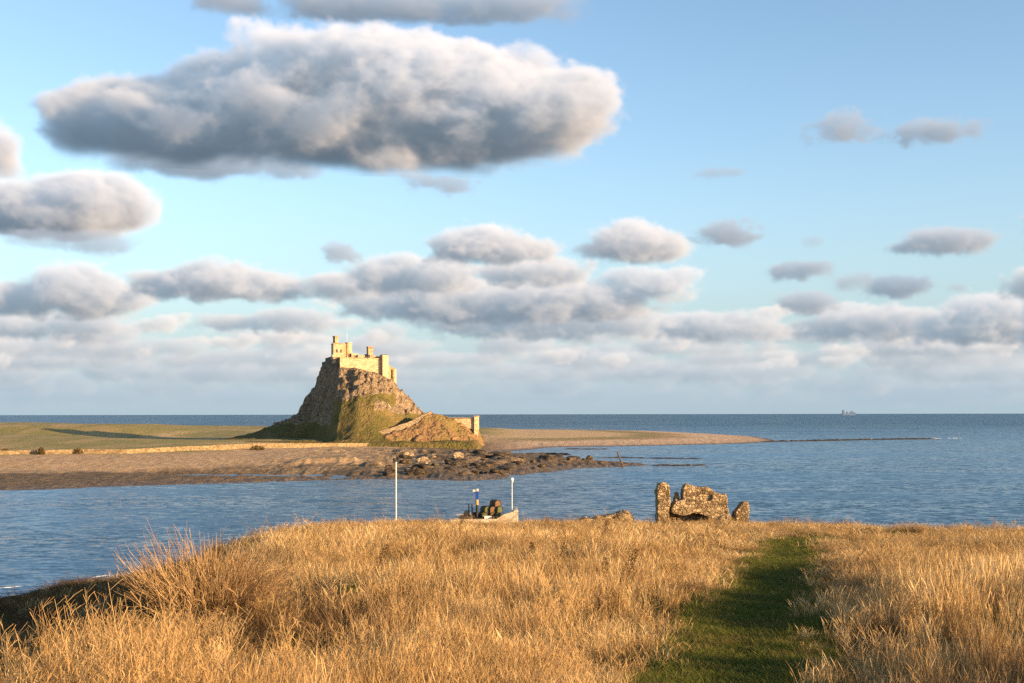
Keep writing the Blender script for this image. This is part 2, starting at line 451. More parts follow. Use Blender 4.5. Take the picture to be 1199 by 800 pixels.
# the open sea is choppier than the sheltered bay
sy_ = nt.new('ShaderNodeSeparateXYZ'); nt.link(pos, sy_.inputs[0])
off_ = nt.new('ShaderNodeMapRange'); nt.link(sy_.outputs[1], off_.inputs[0])
for k_, v_ in ((1, 450.0), (2, 1500.0), (3, 1.0), (4, 2.3)): off_.inputs[k_].default_value = v_
gust = nt.math('MULTIPLY', gust, off_.outputs[0])
steep = nt.new('ShaderNodeCombineXYZ'); steep.inputs[2].default_value = 1.0; nt.link(nt.math('MULTIPLY', off_.outputs[0], -.12), steep.inputs[1])
sc0 = nt.new('ShaderNodeVectorMath', operation='SCALE'); nt.link(t_, sc0.inputs[0]); nt.link(gust, sc0.inputs['Scale'])
nn = nt.new('ShaderNodeVectorMath', operation='NORMALIZE'); nt.link(vadd_(sc0.outputs[0], steep.outputs[0]), nn.inputs[0])
nt.link(nn.outputs[0], b.inputs['Normal'])
SEA_MAT = m
bm = bmesh.new()
R_ = 60000
vs = [bm.verts.new(p) for p in ((-R_, -400, 0), (R_, -400, 0), (R_, R_, 0), (-R_, R_, 0))]
bm.faces.new(vs)
tag(from_bm('sea', bm, SEA_MAT), kind='structure')
# ------------------------------------------------------------------ far shore: beach, fields and shingle spit
def seg_dist(px, py, poly):
    d = np.full(px.shape, 1e9, np.float32); n = len(poly)
    for i in range(n):
        ax, ay = poly[i]; bx, by = poly[(i + 1) % n]
        vx, vy = bx - ax, by - ay
        t = np.clip(((px - ax) * vx + (py - ay) * vy) / (vx * vx + vy * vy + 1e-9), 0, 1)
        d = np.minimum(d, np.hypot(px - ax - t * vx, py - ay - t * vy))
    return d
def inside(px, py, poly):
    r = np.zeros(px.shape, bool); n = len(poly); j = n - 1
    for i in range(n):
        xi, yi = poly[i]; xj, yj = poly[j]
        r ^= ((yi > py) != (yj > py)) & (px < (xj - xi) * (py - yi) / (yj - yi + 1e-12) + xi)
        j = i
    return r
def open_dist(px, py, line):
    """distance to an open polyline and the height (3rd value) interpolated along it"""
    d = np.full(px.shape, 1e9, np.float32); z = np.zeros(px.shape, np.float32)
    for (ax, ay, az_), (bx, by, bz) in zip(line[:-1], line[1:]):
        vx, vy = bx - ax, by - ay
        t = np.clip(((px - ax) * vx + (py - ay) * vy) / (vx * vx + vy * vy + 1e-9), 0, 1)
        q = np.hypot(px - ax - t * vx, py - ay - t * vy)
        z = np.where(q < d, az_ + t * (bz - az_), z); d = np.minimum(d, q)
    return d, z

shore_px = [(-1300, 596), (-700, 588), (-330, 583), (-150, 577), (0, 573.5), (60, 572), (130, 569), (190, 567), (250, 565.5), (330, 563), (400, 561), (450, 560.5),
            (500, 561.5), (545, 562.5), (575, 561), (596, 557), (618, 554), (640, 553), (665, 548.5), (700, 547.3), (735, 546.3), (752, 544.5), (726, 542.5), (700, 540.5),
            (655, 540), (628, 538), (652, 535), (640, 533), (612, 532.5), (590, 531.5), (598, 528), (625, 526), (640, 524), (690, 523.2),
            (760, 522.2), (830, 520.8), (870, 519.8), (905, 517.6)]
shore = [(X(px, ground_d(py)), ground_d(py)) for px, py in shore_px]
shore += [(139, 612), (147, 690), (140, 765), (122, 865), (70, 940), (-30, 985), (-120, 1010), (-240, 1090), (-420, 1190), (-900, 1230), (-2200, 1240), (-2200, 120)]
SHORE_PROF = ([-40, 0, 12, 30, 45, 62, 85, 110, 160, 400], [-2.5, 0, .45, .85, 1.25, 2.1, 3.2, 3.7, 3.6, 3.8])
# reef of dark rock running out to the broken timber
def shore_h(x, y):
    s = seg_dist(x, y, shore); s = np.where(inside(x, y, shore), s, -s)
    wob = (fbm(x * .05, y * .05, 3.0, 4) - .5) * 26 * sstep(4, 40, s) * (y < 700)
    ss = s + wob
    z = np.interp(ss, *SHORE_PROF)
    spit = sstep(-20, 10, x) * sstep(400, 440, y)
    zs = np.interp(s, [-40, 0, 10, 25, 60, 120], [-2.5, 0, .55, 1.2, 1.9, 2.5])
    z = z * (1 - spit) + zs * spit
    # low ground swells in the field, rougher rock and weed low down
    field = sstep(85, 150, ss) * (1 - spit)
    z = z + field * ((fbm(x * .012, y * .009, 1.0, 3) - .5) * 3.6)
    mound = np.exp(-(((x + 215) / 75) ** 2 + ((y - 430) / 50) ** 2)) * 1.8 - .8 * sstep(120, 200, -x) * np.exp(-((y - 545) / 60) ** 2)
    z = z + mound * sstep(80, 140, ss)
    z = z + 4.6 * (1 - sstep(-222, -165, x)) * sstep(572, 618, y + .1 * (x + 230) + 10 * (fbm(x * .03, y * .03, 2.5, 2) - .5)) * (1 - .75 * sstep(630, 860, y))
    z = z + np.exp(-(((x + 470) / 70) ** 2 + ((y - 1080) / 70) ** 2)) * 2.2
    rocky = sstep(-80, -45, x) * sstep(-6, 4, s) * (1 - sstep(60, 105, s)) * (y < 420)
    weed = sstep(-6, 4, s) * (1 - sstep(35, 62, ss))
    z = z + (weed * .55 + rocky * .9) * (ridged(x * .26, y * .10, .5, 4) - .55) + .22 * (1 - field) * (fbm(x * .6, y * .5, 2.0, 3) - .5) * (s > -5)
    z = z + rocky * .9 * sstep(.56, .72, fbm(x * .09, y * .07, 8.0, 3)) * sstep(6, 20, s)
    # shallow pool left behind on the beach
    pool = np.exp(-(((x + 62) / 30) ** 2)) * np.exp(-(((y - 262 + (x + 62) * .10) / 9.0) ** 2))
    z = z - pool * 1.3 * (y < 320)
    # thin dark shoal carrying on from the spit
    return z, s, ss, spit, rocky
nu_, nd_ = 1080, 330
us = np.concatenate([np.linspace(-1.3, -.62, 220, endpoint=False), np.linspace(-.62, .42, 860)]); ds = np.geomspace(196, 1240, nd_)
U, D_ = np.meshgrid(us, ds); Xg = (U * D_).astype(np.float32); Yg = D_.astype(np.float32)
Zg, Sg, SSg, SPg, RKg = shore_h(Xg, Yg)
Zg = np.where(Sg < -39, -3, Zg)
fa = grid_faces(nd_, nu_)
keep = (Zg.ravel()[fa].max(1) > -1.2); fa = fa[keep]
used = np.unique(fa); remap = np.full(nu_ * nd_, -1); remap[used] = np.arange(len(used))
# materials of the shore follow what lies there: weed, shingle, turf
m, nt, b, pos = mat('shore_ground'); SHORE_MAT = m
def attr(nt, n): return nt.new('ShaderNodeAttribute', attribute_name=n).outputs['Fac']
inl = attr(nt, 'inland'); sp_ = attr(nt, 'spit'); rk = attr(nt, 'rocky')
nA = nt.noise(pos, .09, 6, .6); nB = nt.noise(nt.mapping(pos, (.9, .28, .9)), 1, 6, .75); nC = nt.noise(nt.mapping(pos, (.035, .012, .1)), 1, 6, .62); nD = nt.noise(nt.mapping(pos, (2.6, .8, 2.6)), 1, 4, .75)
turf = nt.ramp(nC, [(.30, (.36, .25, .115)), (.42, (.28, .21, .075)), (.50, (.185, .17, .048)), (.58, (.29, .215, .085)), (.70, (.44, .31, .17))])
turf = nt.mix(nt.ramp(nB, [(.35, .0), (.7, .5)]), turf, (.14, .105, .045))
shing = nt.ramp(nB, [(.25, (.10, .062, .034)), (.42, (.28, .18, .095)), (.58, (.40, .27, .15)), (.78, (.56, .42, .27))])
weedc = nt.ramp(nt.math('MULTIPLY_ADD', nD, .5, nt.math('MULTIPLY', nB, .5)), [(.33, (.015, .012, .008)), (.46, (.065, .044, .022)), (.56, (.16, .105, .052)), (.68, (.36, .25, .15))])
e1 = nt.math('ADD', inl, nt.math('MULTIPLY_ADD', nA, 22.0, -11.0))
f1 = nt.ramp(nt.math('MULTIPLY', e1, 1 / 200.0), [(.175, 0.0), (.235, 1.0)])
f2 = nt.ramp(nt.math('MULTIPLY', e1, 1 / 200.0), [(.42, 0.0), (.50, 1.0)])
c = nt.mix(f2, nt.mix(f1, weedc, shing), turf)
rockc = nt.ramp(nt.math('MULTIPLY_ADD', nD, .35, nt.math('MULTIPLY', nB, .65)), [(.32, (.03, .022, .014)), (.47, (.17, .115, .06)), (.6, (.36, .25, .14)), (.8, (.50, .38, .24))])
fr = nt.math('MULTIPLY', rk, nt.ramp(nA, [(.42, 0.0), (.52, 1.0)]))
c = nt.mix(nt.math('MULTIPLY', fr, nt.ramp(nt.math('MULTIPLY', inl, 1 / 100.0), [(.10, .15), (.36, 1.0)])), c, rockc)
spc = nt.ramp(nt.math('MULTIPLY', inl, 1 / 200.0), [(.0, (.12, .08, .05)), (.03, (.40, .27, .165)), (.17, (.50, .35, .215)), (.24, (.34, .22, .11)), (.33, (.20, .165, .06)), (.42, (.46, .31, .16))])
spc = nt.mix(nt.ramp(nB, [(.3, .35), (.55, .0)]), spc, (.10, .065, .035))
c = nt.mix(sp_, c, spc)
nt.link(c, b.inputs['Base Color'])
wet = nt.ramp(nt.math('MULTIPLY', inl, 1 / 200.0), [(.0, .6), (.06, .85), (.25, .95)]); nt.link(wet, b.inputs['Roughness'])
nt.link(nt.bump(nt.math('ADD', nB, nt.math('MULTIPLY', nD, .4)), .8, .5), b.inputs['Normal'])
tag(mesh_np('shore', np.stack([Xg.ravel(), Yg.ravel(), Zg.ravel()], 1)[used], remap[fa], SHORE_MAT, True,
            dict(inland=SSg.ravel()[used], spit=SPg.ravel()[used], rocky=RKg.ravel()[used])), kind='structure')
def shore_z(x, y): return float(shore_h(np.array([x], np.float32), np.array([y], np.float32))[0][0])

# shoal: thin line of stones beyond the spit, and its breakers
def strip(name, pts, wid, zf, mtl, n=300, seed=0.0, kind='structure', rag=.5, sink=.45):
    """low ragged mound along a polyline"""
    pts = np.array(pts, np.float32); seg = np.concatenate([[0], np.cumsum(np.hypot(*np.diff(pts, axis=0).T))])
    t = np.linspace(0, seg[-1], n); px = np.interp(t, seg, pts[:, 0]); py = np.interp(t, seg, pts[:, 1])
    k = 9; a = np.linspace(-1, 1, k)
    endt = np.minimum(1, np.minimum(t, seg[-1] - t) / (seg[-1] * .12))
    W_ = wid * (1 - rag + 2 * rag * fbm(t * .05, seed + 0 * t, 0 * t, 4)) * (.25 + .75 * endt)
    Xs = px[:, None] + 0 * a; Ys = py[:, None] + a[None] * W_[:, None]
    nz = ridged(Xs * .35, Ys * .35, seed, 4)
    nz = nz * (sstep(.40, .58, fbm(t * .13, seed + 3 + 0 * t, 0 * t, 3))[:, None] if sink > .7 else 1)
    Zs = zf * (1 - a[None] ** 2) * (.3 + 1.3 * nz) * (.2 + .8 * endt[:, None]) - zf * sink
    return tag(mesh_np(name, np.stack([Xs.ravel(), Ys.ravel(), Zs.ravel()], 1), grid_faces(n, k), mtl), kind=kind)
rock_dark = stone_mat('weedy_rock', (.012, .010, .007), (.045, .032, .018), (.12, .085, .05), cell=1.2, bump=.9, bdist=.3, coarse=.4)
def GP(px, py): d = ground_d(py); return (X(px, d), d)
strip('shoal', [GP(880, 518.6), GP(905, 517.8), GP(960, 516.8), GP(1030, 515.6), GP(1110, 514.8)], 7, .75, rock_dark, 400, 3)
strip('reef', [GP(760, 545.6), GP(790, 545.9), GP(830, 545.2)], 1.6, .45, rock_dark, 200, 7, rag=.9)
strip('reef', [GP(690, 536.6), GP(730, 536.4), GP(775, 537.4), GP(830, 537.8)], 2.2, .4, rock_dark, 260, 12, rag=.95)
strip('reef', [GP(600, 532.6), GP(640, 532.2), GP(672, 533.2)], 2.0, .7, rock_dark, 160, 15, rag=.6)
strip('reef', [GP(655, 526.0), GP(690, 526.4), GP(715, 526.2)], 2.0, .4, rock_dark, 160, 18, rag=.8)

# ------------------------------------------------------------------ castle crag
YR = 488.0; DREF = 495.0
sil = [(258, 515), (292, 508), (320, 501), (334, 495.5), (343, 490.5), (353, 484), (360, 467), (368, 452), (374, 437), (377, 430), (384, 429.5), (397, 430.5),
       (420, 432.5), (445, 438), (463, 448.5), (472, 459), (482, 471), (491, 479), (503, 486), (520, 496), (545, 513), (575, 520)]
dref = [DREF if p >= 398 else YR + min(16, (399 - p) * .37) * 1.7 + 4 for p, q in sil]
sx = np.array([X(p, d) for (p, q), d in zip(sil, dref)]); sz = np.array([Z(q, d) for (p, q), d in zip(sil, dref)])
tF = [-1.0, -.75, -.5, -.3, -.16, 0, .09, .15, .22, .30, .38, .55, .8, .95, 1.1]
vF = [0, .2, .5, .78, .97, 1, 1.0, .90, .77, .67, .60, .41, .15, .03, 0]
ridge_ramp = [(*P(433, 512, 452)[:2], 4.8), (*P(455, 505, 455)[:2], Z(505.5, 455)), (*P(480, 496, 460)[:2], Z(497, 460)), (*P(494, 490, 464)[:2], Z(490, 464)),
              (*P(505, 483.5, 468)[:2], Z(484.5, 468)), (*P(516, 484, 470)[:2], Z(485.5, 470)), (*P(528, 489, 472)[:2], Z(490.5, 472)), (*P(540, 492, 475)[:2], Z(492, 475)), (*P(558, 500, 477)[:2], Z(500, 477))]
def crag_h(x, y):
    S_ = np.interp(x, sx, sz); base = 3.2
    px = x * F / YR + CX; n4 = ridged(x * .42, y * .07, 3.3, 3) - .55
    Wd = np.interp(px, [300, 345, 372, 384, 396, 408, 430, 470, 500, 540], [30, 19, 16, 19, 30, 40, 43, 36, 26, 18])
    wobx = (fbm(x * .06, y * .06, 2.0, 3) - .5) * 5
    YX = YR + np.clip((399 - px) * .37, 0, 16) * 1.7 - 3.0 * sstep(405, 430, px) * (1 - sstep(445, 475, px))
    t = (YX - y + wobx) / np.where(y < YX, Wd, 36.0)
    f = np.interp(t, tF, vF)
    h = base + (S_ - base) * f
    rd, rz = open_dist(x, y, ridge_ramp)
    front = h
    h2 = rz - np.maximum(0, rd - 1.2) * (.72 + .3 * (fbm(x * .10, y * .10, 6.0, 3) - .5))
    h = np.maximum(h, h2)
    # rock where it is steep or high; grass on the apron
    zrel = (h - base) / 31.0
    rock = sstep(.50, .60, zrel + (fbm(x * .08, y * .08, 4.0, 3) - .5) * .3)
    rock = np.maximum(rock, 1 - sstep(-2.5, 2.5, px - 400 + (fbm(x * .1, y * .1, 5.0, 3) - .5) * 22) ) * sstep(.10, .26, zrel + (fbm(x * .12, y * .12, 6.0, 3) - .5) * .2)
    rock = np.maximum(rock, sstep(.30, .40, zrel) * sstep(440, 480, px + (fbm(x * .08, y * .08, 9.0, 2) - .5) * 60) * (front >= h2 - .2))
    top = sstep(.955, .985, f)
    mound = (h2 > front).astype(np.float32)
    n = ridged(x * .13, y * .13, h * .07, 5) - .55
    n2 = fbm(x * .55, y * .55, h * .25, 4) - .5
    n3 = sstep(.45, .6, fbm(x * .3 + 7, y * .3, h * .6, 3)) - .5
    h = h + rock * (n * 5.4 + n4 * 2.6 + n2 * 2.4 + n3 * 1.4) * (1 - .8 * top) + (1 - rock) * (n2 * (.8 + 1.1 * mound) + mound * (n3 * .7) + (fbm(x * .12, y * .12, 1.0, 3) - .5) * 1.6)
    edge = np.minimum(np.minimum(x - sx[0], sx[-1] - x), np.minimum(y - 432, 570 - y))
    h = h * sstep(0, 6, edge) + (1 - sstep(0, 6, edge)) * -2
    return h, rock, mound
cxs = np.arange(sx[0] - 1, sx[-1] + 1, .42); cys = np.arange(430, 572, .42)
Xc, Yc = np.meshgrid(cxs, cys); Xc = Xc.astype(np.float32); Yc = Yc.astype(np.float32)
Zc, Rc, Mc = crag_h(Xc, Yc)
m, nt, b, pos = mat('crag_ground'); CRAG_MAT = m
rk = attr(nt, 'rock'); md = attr(nt, 'mound')
nA = nt.noise(pos, .10, 5, .6); nB = nt.noise(pos, .9, 6, .7); nD = nt.noise(pos, 2.6, 5, .75)
v = nt.new('ShaderNodeTexVoronoi', feature='DISTANCE_TO_EDGE'); v.inputs['Scale'].default_value = .55
wv = nt.new('ShaderNodeTexNoise'); wv.inputs['Scale'].default_value = .5; nt.link(pos, wv.inputs['Vector'])
va = nt.new('ShaderNodeVectorMath', operation='MULTIPLY_ADD'); nt.link(wv.outputs['Color'], va.inputs[0]); va.inputs[1].default_value = (3, 3, 3); nt.link(nt.mapping(pos, (1, 1, .6)), va.inputs[2]); nt.link(va.outputs[0], v.inputs['Vector'])
grass = nt.ramp(nA, [(.30, (.075, .075, .02)), (.5, (.12, .095, .03)), (.64, (.17, .12, .045)), (.8, (.24, .165, .08))])
grass = nt.mix(nt.ramp(nB, [(.5, 0.0), (.75, .55)]), grass, (.22, .15, .085))
heath = nt.ramp(nB, [(.3, (.09, .055, .026)), (.5, (.21, .125, .06)), (.7, (.30, .195, .10))])
grass = nt.mix(md, grass, nt.mix(nt.ramp(nA, [(.50, 0.0), (.62, 1.0)]), heath, (.19, .135, .05)))
rock = nt.ramp(nt.math('MULTIPLY_ADD', nD, .45, nt.math('MULTIPLY', nB, .55)), [(.30, (.024, .019, .015)), (.43, (.11, .08, .052)), (.54, (.28, .20, .128)), (.70, (.54, .42, .29))])
rock = nt.mix(nt.ramp(v.outputs['Distance'], [(0.0, .6), (.07, 0.0)]), rock, (.03, .022, .015))
rock = nt.mix(nt.ramp(nA, [(.55, 0.0), (.7, .6)]), rock, (.13, .085, .03))
nt.link(nt.mix(nt.ramp(nt.math('MULTIPLY_ADD', nB, .5, nt.math('SUBTRACT', rk, .25)), [(.42, 0.0), (.58, 1.0)]), grass, rock), b.inputs['Base Color'])
nt.link(nt.bump(nt.math('ADD', nB, nt.math('ADD', nt.math('MULTIPLY', nD, .5), nt.math('MULTIPLY', nt.math('MINIMUM', v.outputs['Distance'], .2), 3.0))), .9, .5), b.inputs['Normal'])
b.inputs['Roughness'].default_value = .95; b.inputs['Specular IOR Level'].default_value = .1
tag(mesh_np('crag_hill', np.stack([Xc.ravel(), Yc.ravel(), Zc.ravel()], 1), grid_faces(len(cys), len(cxs)), CRAG_MAT, True,
            dict(rock=Rc.ravel(), mound=Mc.ravel())), kind='structure')
def crag_z(x, y): return float(crag_h(np.array([x], np.float32), np.array([y], np.float32))[0][0])
# ------------------------------------------------------------------ the headland we stand on
brow = [(-2.5, -30), (-3.8, 0), (-4.8, 9), (-5.7, 14), (-5.6, 18), (-6.2, 24), (-9.0, 36), (-12.2, 50), (-12.5, 64), (-8, 74), (2, 78.5), (12, 79), (20, 76), (26, 66), (31, 57), (40, 52), (75, 46), (75, -30)]
PATH = [(-.9, -8), (.2, 2), (1.4, 8), (2.2, 11), (3.0, 14.5), (4.6, 20.5), (6.0, 26), (7.4, 31), (9.2, 38), (10.6, 43.5), (12.6, 49), (15.8, 52.5), (20, 55)]
PATH_W = [.76, .76, .76, .76, .76, .80, .84, .86, .88, .9, .9, .75, .55]
def path_dist(x, y):
    d, w = open_dist(x, y, [(a, b_, w_) for (a, b_), w_ in zip(PATH, PATH_W)])
    return d, w
def head_h(x, y):
    s = seg_dist(x, y, brow); s = np.where(inside(x, y, brow), -s, s)      # positive outside
    z = EYE - 1.7 - .075 * y
    z = z - .010 * np.maximum(0, x - 4) * sstep(8, 40, y) * .8
    left = 1 - sstep(-14, -4, x)
    slope = .62 - .20 * left
    drop = np.where(s > -2, slope * (np.sqrt(np.maximum(0, s + 2) ** 2 + .6) - .77), 0)
    z = z - np.maximum(drop, 0)
    apron = np.where(s > 0, 4.6 * (1 - s / 33.0), 99.0) + (fbm(x * .2, y * .2, 2.2, 4) - .5) * 1.2 * (s > 0)
    z = np.maximum(z, np.where(left > .0, np.minimum(apron, z + 60) * left + z * (1 - left), z)) * (s > 0) + z * (s <= 0)
    und = (fbm(x * .16, y * .16, 3.3, 3) - .5) * .80 + (fbm(x * .55, y * .55, 6.0, 3) - .5) * .26
    pd, pw = path_dist(x, y)
    off = sstep(.6, 1.9, pd / pw)
    z = z + und * (.12 + .88 * off) - .10 * (1 - off)
    # the hummock that carries the big bare shrub
    z = z + .35 * np.exp(-(((x + 4.7) / 1.6) ** 2 + ((y - 17) / 1.5) ** 2))
    return np.maximum(z, -1.5), s, pd / pw
hx = np.arange(-62, 72, .4); hy = np.arange(-24, 112, .4)
Xh, Yh = np.meshgrid(hx, hy); Xh = Xh.astype(np.float32); Yh = Yh.astype(np.float32)
Zh, Sh_, Ph = head_h(Xh, Yh)
m, nt, b, pos = mat('headland_soil'); HEAD_MAT = m
out = attr(nt, 'beyond')
nA = nt.noise(pos, .35, 5, .6); nB = nt.noise(pos, 6.0, 6, .7)
soil = nt.ramp(nB, [(.3, (.055, .035, .014)), (.5, (.14, .09, .039)), (.7, (.24, .16, .075))])
soil = nt.mix(nt.ramp(nA, [(.5, 0.0), (.66, .6)]), soil, (.07, .065, .02))
bank = nt.ramp(nB, [(.3, (.022, .018, .009)), (.55, (.06, .046, .022)), (.75, (.12, .085, .045))])
bank = nt.mix(nt.ramp(nA, [(.45, 0.0), (.6, .6)]), bank, (.035, .038, .015))
nt.link(nt.mix(nt.ramp(nt.math('MULTIPLY', out, .1), [(.0, 0.0), (.2, 1.0)]), soil, bank), b.inputs['Base Color'])
nt.link(nt.bump(nB, .9, .12), b.inputs['Normal']); b.inputs['Specular IOR Level'].default_value = .05; b.inputs['Roughness'].default_value = 1
fa = grid_faces(len(hy), len(hx)); keep = Zh.ravel()[fa].max(1) > -1.2
tag(mesh_np('ground', np.stack([Xh.ravel(), Yh.ravel(), Zh.ravel()], 1), fa[keep], HEAD_MAT, True, dict(beyond=Sh_.ravel())), kind='structure')
def head_z(x, y): return float(head_h(np.array([x], np.float32), np.array([y], np.float32))[0][0])
# trodden path: its own sheet a few mm over the ground
pc = np.array(PATH, np.float32); pwid = np.array(PATH_W)
L_ = np.concatenate([[0], np.cumsum(np.hypot(*np.diff(pc, axis=0).T))]); tt = np.arange(0, L_[-1], .16)
pxs = np.interp(tt, L_, pc[:, 0]); pys = np.interp(tt, L_, pc[:, 1]); pws = np.interp(tt, L_, pwid)
tx = np.gradient(pxs); ty = np.gradient(pys); ln = np.hypot(tx, ty); nx_, ny_ = ty / ln, -tx / ln
aa = np.linspace(-1, 1, 17)
wv_ = pws * (1.0 + .5 * (fbm(tt * .5, 0 * tt, 0 * tt + 2, 3) - .5))
Xp = pxs[:, None] + nx_[:, None] * aa * wv_[:, None]; Yp = pys[:, None] + ny_[:, None] * aa * wv_[:, None]
Zp = head_h(Xp.astype(np.float32), Yp.astype(np.float32))[0] + .012 - .03 * np.abs(aa) ** 6
m, nt, b, pos = mat('trodden_turf'); PATH_MAT = m
nA = nt.noise(pos, 1.6, 5, .65); nB = nt.noise(pos, 14, 5, .7)
c = nt.ramp(nA, [(.3, (.075, .085, .02)), (.46, (.12, .12, .03)), (.54, (.22, .16, .065)), (.66, (.16, .10, .05))])
nt.link(nt.mix(nt.ramp(nB, [(.4, 0.0), (.75, .6)]), c, (.035, .045, .012)), b.inputs['Base Color'])
nt.link(nt.bump(nB, 1.0, .06), b.inputs['Normal']); b.inputs['Roughness'].default_value = 1; b.inputs['Specular IOR Level'].default_value = .05
tag(mesh_np('path', np.stack([Xp.ravel(), Yp.ravel(), Zp.ravel()], 1), grid_faces(len(tt), 17)[:, ::-1], PATH_MAT), kind='structure')

# ------------------------------------------------------------------ dry grass
def grass_mat(name, stops, trans=.35, patch=None, patch_scale=.25):
    m = bpy.data.materials.new(name); m.use_nodes = True; t = m.node_tree; t.nodes.clear(); nt = NT(t)
    out = nt.new('ShaderNodeOutputMaterial')
    pos = nt.new('ShaderNodeNewGeometry').outputs['Position']
    tint = nt.new('ShaderNodeAttribute', attribute_name='tint').outputs['Fac']
    rnd = nt.new('ShaderNodeObjectInfo').outputs['Random']
    f = nt.math('ADD', nt.math('MULTIPLY', tint, .55), nt.math('MULTIPLY', rnd, .45))
    c = nt.ramp(f, stops)
    if patch:
        n = nt.noise(pos, patch_scale, 4, .6)
        c = nt.mix(nt.ramp(n, [(.50, 0.0), (.66, .75)]), c, patch)
    d = nt.new('ShaderNodeBsdfDiffuse'); nt.link(c, d.inputs[0])
    tr = nt.new('ShaderNodeBsdfTranslucent'); nt.link(c, tr.inputs[0])
    mx = nt.new('ShaderNodeMixShader'); mx.inputs[0].default_value = trans
    nt.link(d.outputs[0], mx.inputs[1]); nt.link(tr.outputs[0], mx.inputs[2]); nt.link(mx.outputs[0], out.inputs[0])
    return m
STRAW = [(.10, (.16, .09, .034)), (.32, (.38, .235, .095)), (.55, (.60, .40, .18)), (.85, (.80, .60, .32))]
M_STRAW = grass_mat('dry_grass', STRAW, .35, (.24, .135, .055), .22)
M_BROWN = grass_mat('dead_stalks', [(.1, (.045, .027, .014)), (.5, (.105, .062, .030)), (.9, (.20, .125, .06))], .15)
M_GREEN = grass_mat('green_grass', [(.1, (.05, .065, .014)), (.5, (.115, .13, .028)), (.75, (.20, .18, .05)), (.95, (.36, .27, .11))], .35)

def clump(name, m, n, h, hv, spread, lean, w, seed, head=0.0, curl=.35, segs=3, hw=2.4):
    """one tuft: n curved tapering blades, some with a feathery seed head"""
    r = np.random.default_rng(seed); V = []; Fc = []; T = []
    for i in range(n):
        a = r.uniform(0, 6.283); rad = spread * math.sqrt(r.random()); bx, by = rad * math.cos(a), rad * math.sin(a)
        H = h * (1 + hv * r.uniform(-1, 1)); la = r.uniform(0, 6.283); ll = lean * r.uniform(.2, 1.0) * H
        fx, fy = math.cos(la), math.sin(la)
        wa = r.uniform(0, 3.1416); wx, wy = math.cos(wa) * w / 2, math.sin(wa) * w / 2
        tnt = r.random(); o = len(V); hd = r.random() < head
        hs = [0, .4, .75, 1.0] if not hd else [0, .45, .74, .80, .91, 1.0]
        ws = [1, .85, .6, .12] if not hd else [.8, .6, .4, hw * .8, hw * .6, .12]
        for s_, k in zip(hs, ws):
            dx = ll * (s_ ** (1 + curl * 3))
            q = (bx + fx * dx, by + fy * dx, H * (s_ - .12 * lean * s_ * s_))
            V.append((q[0] - wx * k, q[1] - wy * k, q[2])); V.append((q[0] + wx * k, q[1] + wy * k, q[2]))
            T += [tnt * (.8 + .2 * s_)] * 2
        for j in range(len(hs) - 1):
            Fc.append((o + 2 * j, o + 2 * j + 1, o + 2 * j + 3, o + 2 * j + 2))
    V = np.array(V, np.float32); Fc = np.array(Fc, np.int32)
    me = bpy.data.meshes.new(name); me.vertices.add(len(V)); me.vertices.foreach_set('co', V.ravel())
    me.loops.add(Fc.size); me.loops.foreach_set('vertex_index', Fc.ravel())
    me.polygons.add(len(Fc)); me.polygons.foreach_set('loop_start', np.arange(0, Fc.size, 4, dtype=np.int32)); me.polygons.foreach_set('loop_total', np.full(len(Fc), 4, np.int32))
    at = me.attributes.new('tint', 'FLOAT', 'POINT'); at.data.foreach_set('value', np.array(T, np.float32))
    me.update(calc_edges=True); me.materials.append(m)
    return bpy.data.objects.new(name, me)       # source shape only, never linked to the scene

M_STALK = grass_mat('seeding_stalks', [(.1, (.20, .11, .042)), (.5, (.43, .27, .115)), (.9, (.66, .46, .23))], .3)
def stalks(m, seed):
    """tall forked stems with loose seed branches, over a base of bent leaves"""
    r = np.random.default_rng(seed); V = []; Fc = []; T = []
    def blade(p, q, w0, w1, t):
        o = len(V); a = r.uniform(0, 3.14); d_ = np.array([math.cos(a), math.sin(a), 0])
        m_ = (p + q) / 2 + r.normal(0, .012, 3)
        for c_, w_ in ((p, w0), (m_, (w0 + w1) / 2), (q, w1)): V.append(c_ - d_ * w_ / 2); V.append(c_ + d_ * w_ / 2); T.extend([t, t])
        Fc.append((o, o + 1, o + 3, o + 2)); Fc.append((o + 2, o + 3, o + 5, o + 4))
    for i in range(7):
        t = r.random(); b_ = np.array([*r.uniform(-.12, .12, 2), 0]); H = r.uniform(.65, 1.05); ln = np.array([*r.normal(0, .16, 2), 1.0]) * H
        blade(b_, b_ + ln * .55, .0055, .0045, t); mid = b_ + ln * .55; top = b_ + ln + np.array([*r.normal(0, .05, 2), 0]); blade(mid, top, .0045, .002, t)
        for k in range(12):
            p = mid + (top - mid) * r.uniform(-.1, .95); L_ = r.uniform(.05, .15); d_ = np.array([*r.normal(0, .55, 2), r.uniform(.5, 1.1)]); d_ /= np.linalg.norm(d_)
            blade(p, p + d_ * L_, .0030, .0050, t * .8)
    for i in range(46):
        b_ = np.array([*r.normal(0, .11, 2), 0]); d_ = np.array([*r.normal(0, .34, 2), 1]); blade(b_, b_ + d_ * r.uniform(.2, .5), .0048, .001, r.random())
    V = np.array(V, np.float32); Fc = np.array(Fc, np.int32); me = bpy.data.meshes.new('stalks')
    me.from_pydata(V.tolist(), [], Fc.tolist()); at = me.attributes.new('tint', 'FLOAT', 'POINT'); at.data.foreach_set('value', np.array(T, np.float32)); me.materials.append(m)
    return bpy.data.objects.new('stalks', me)
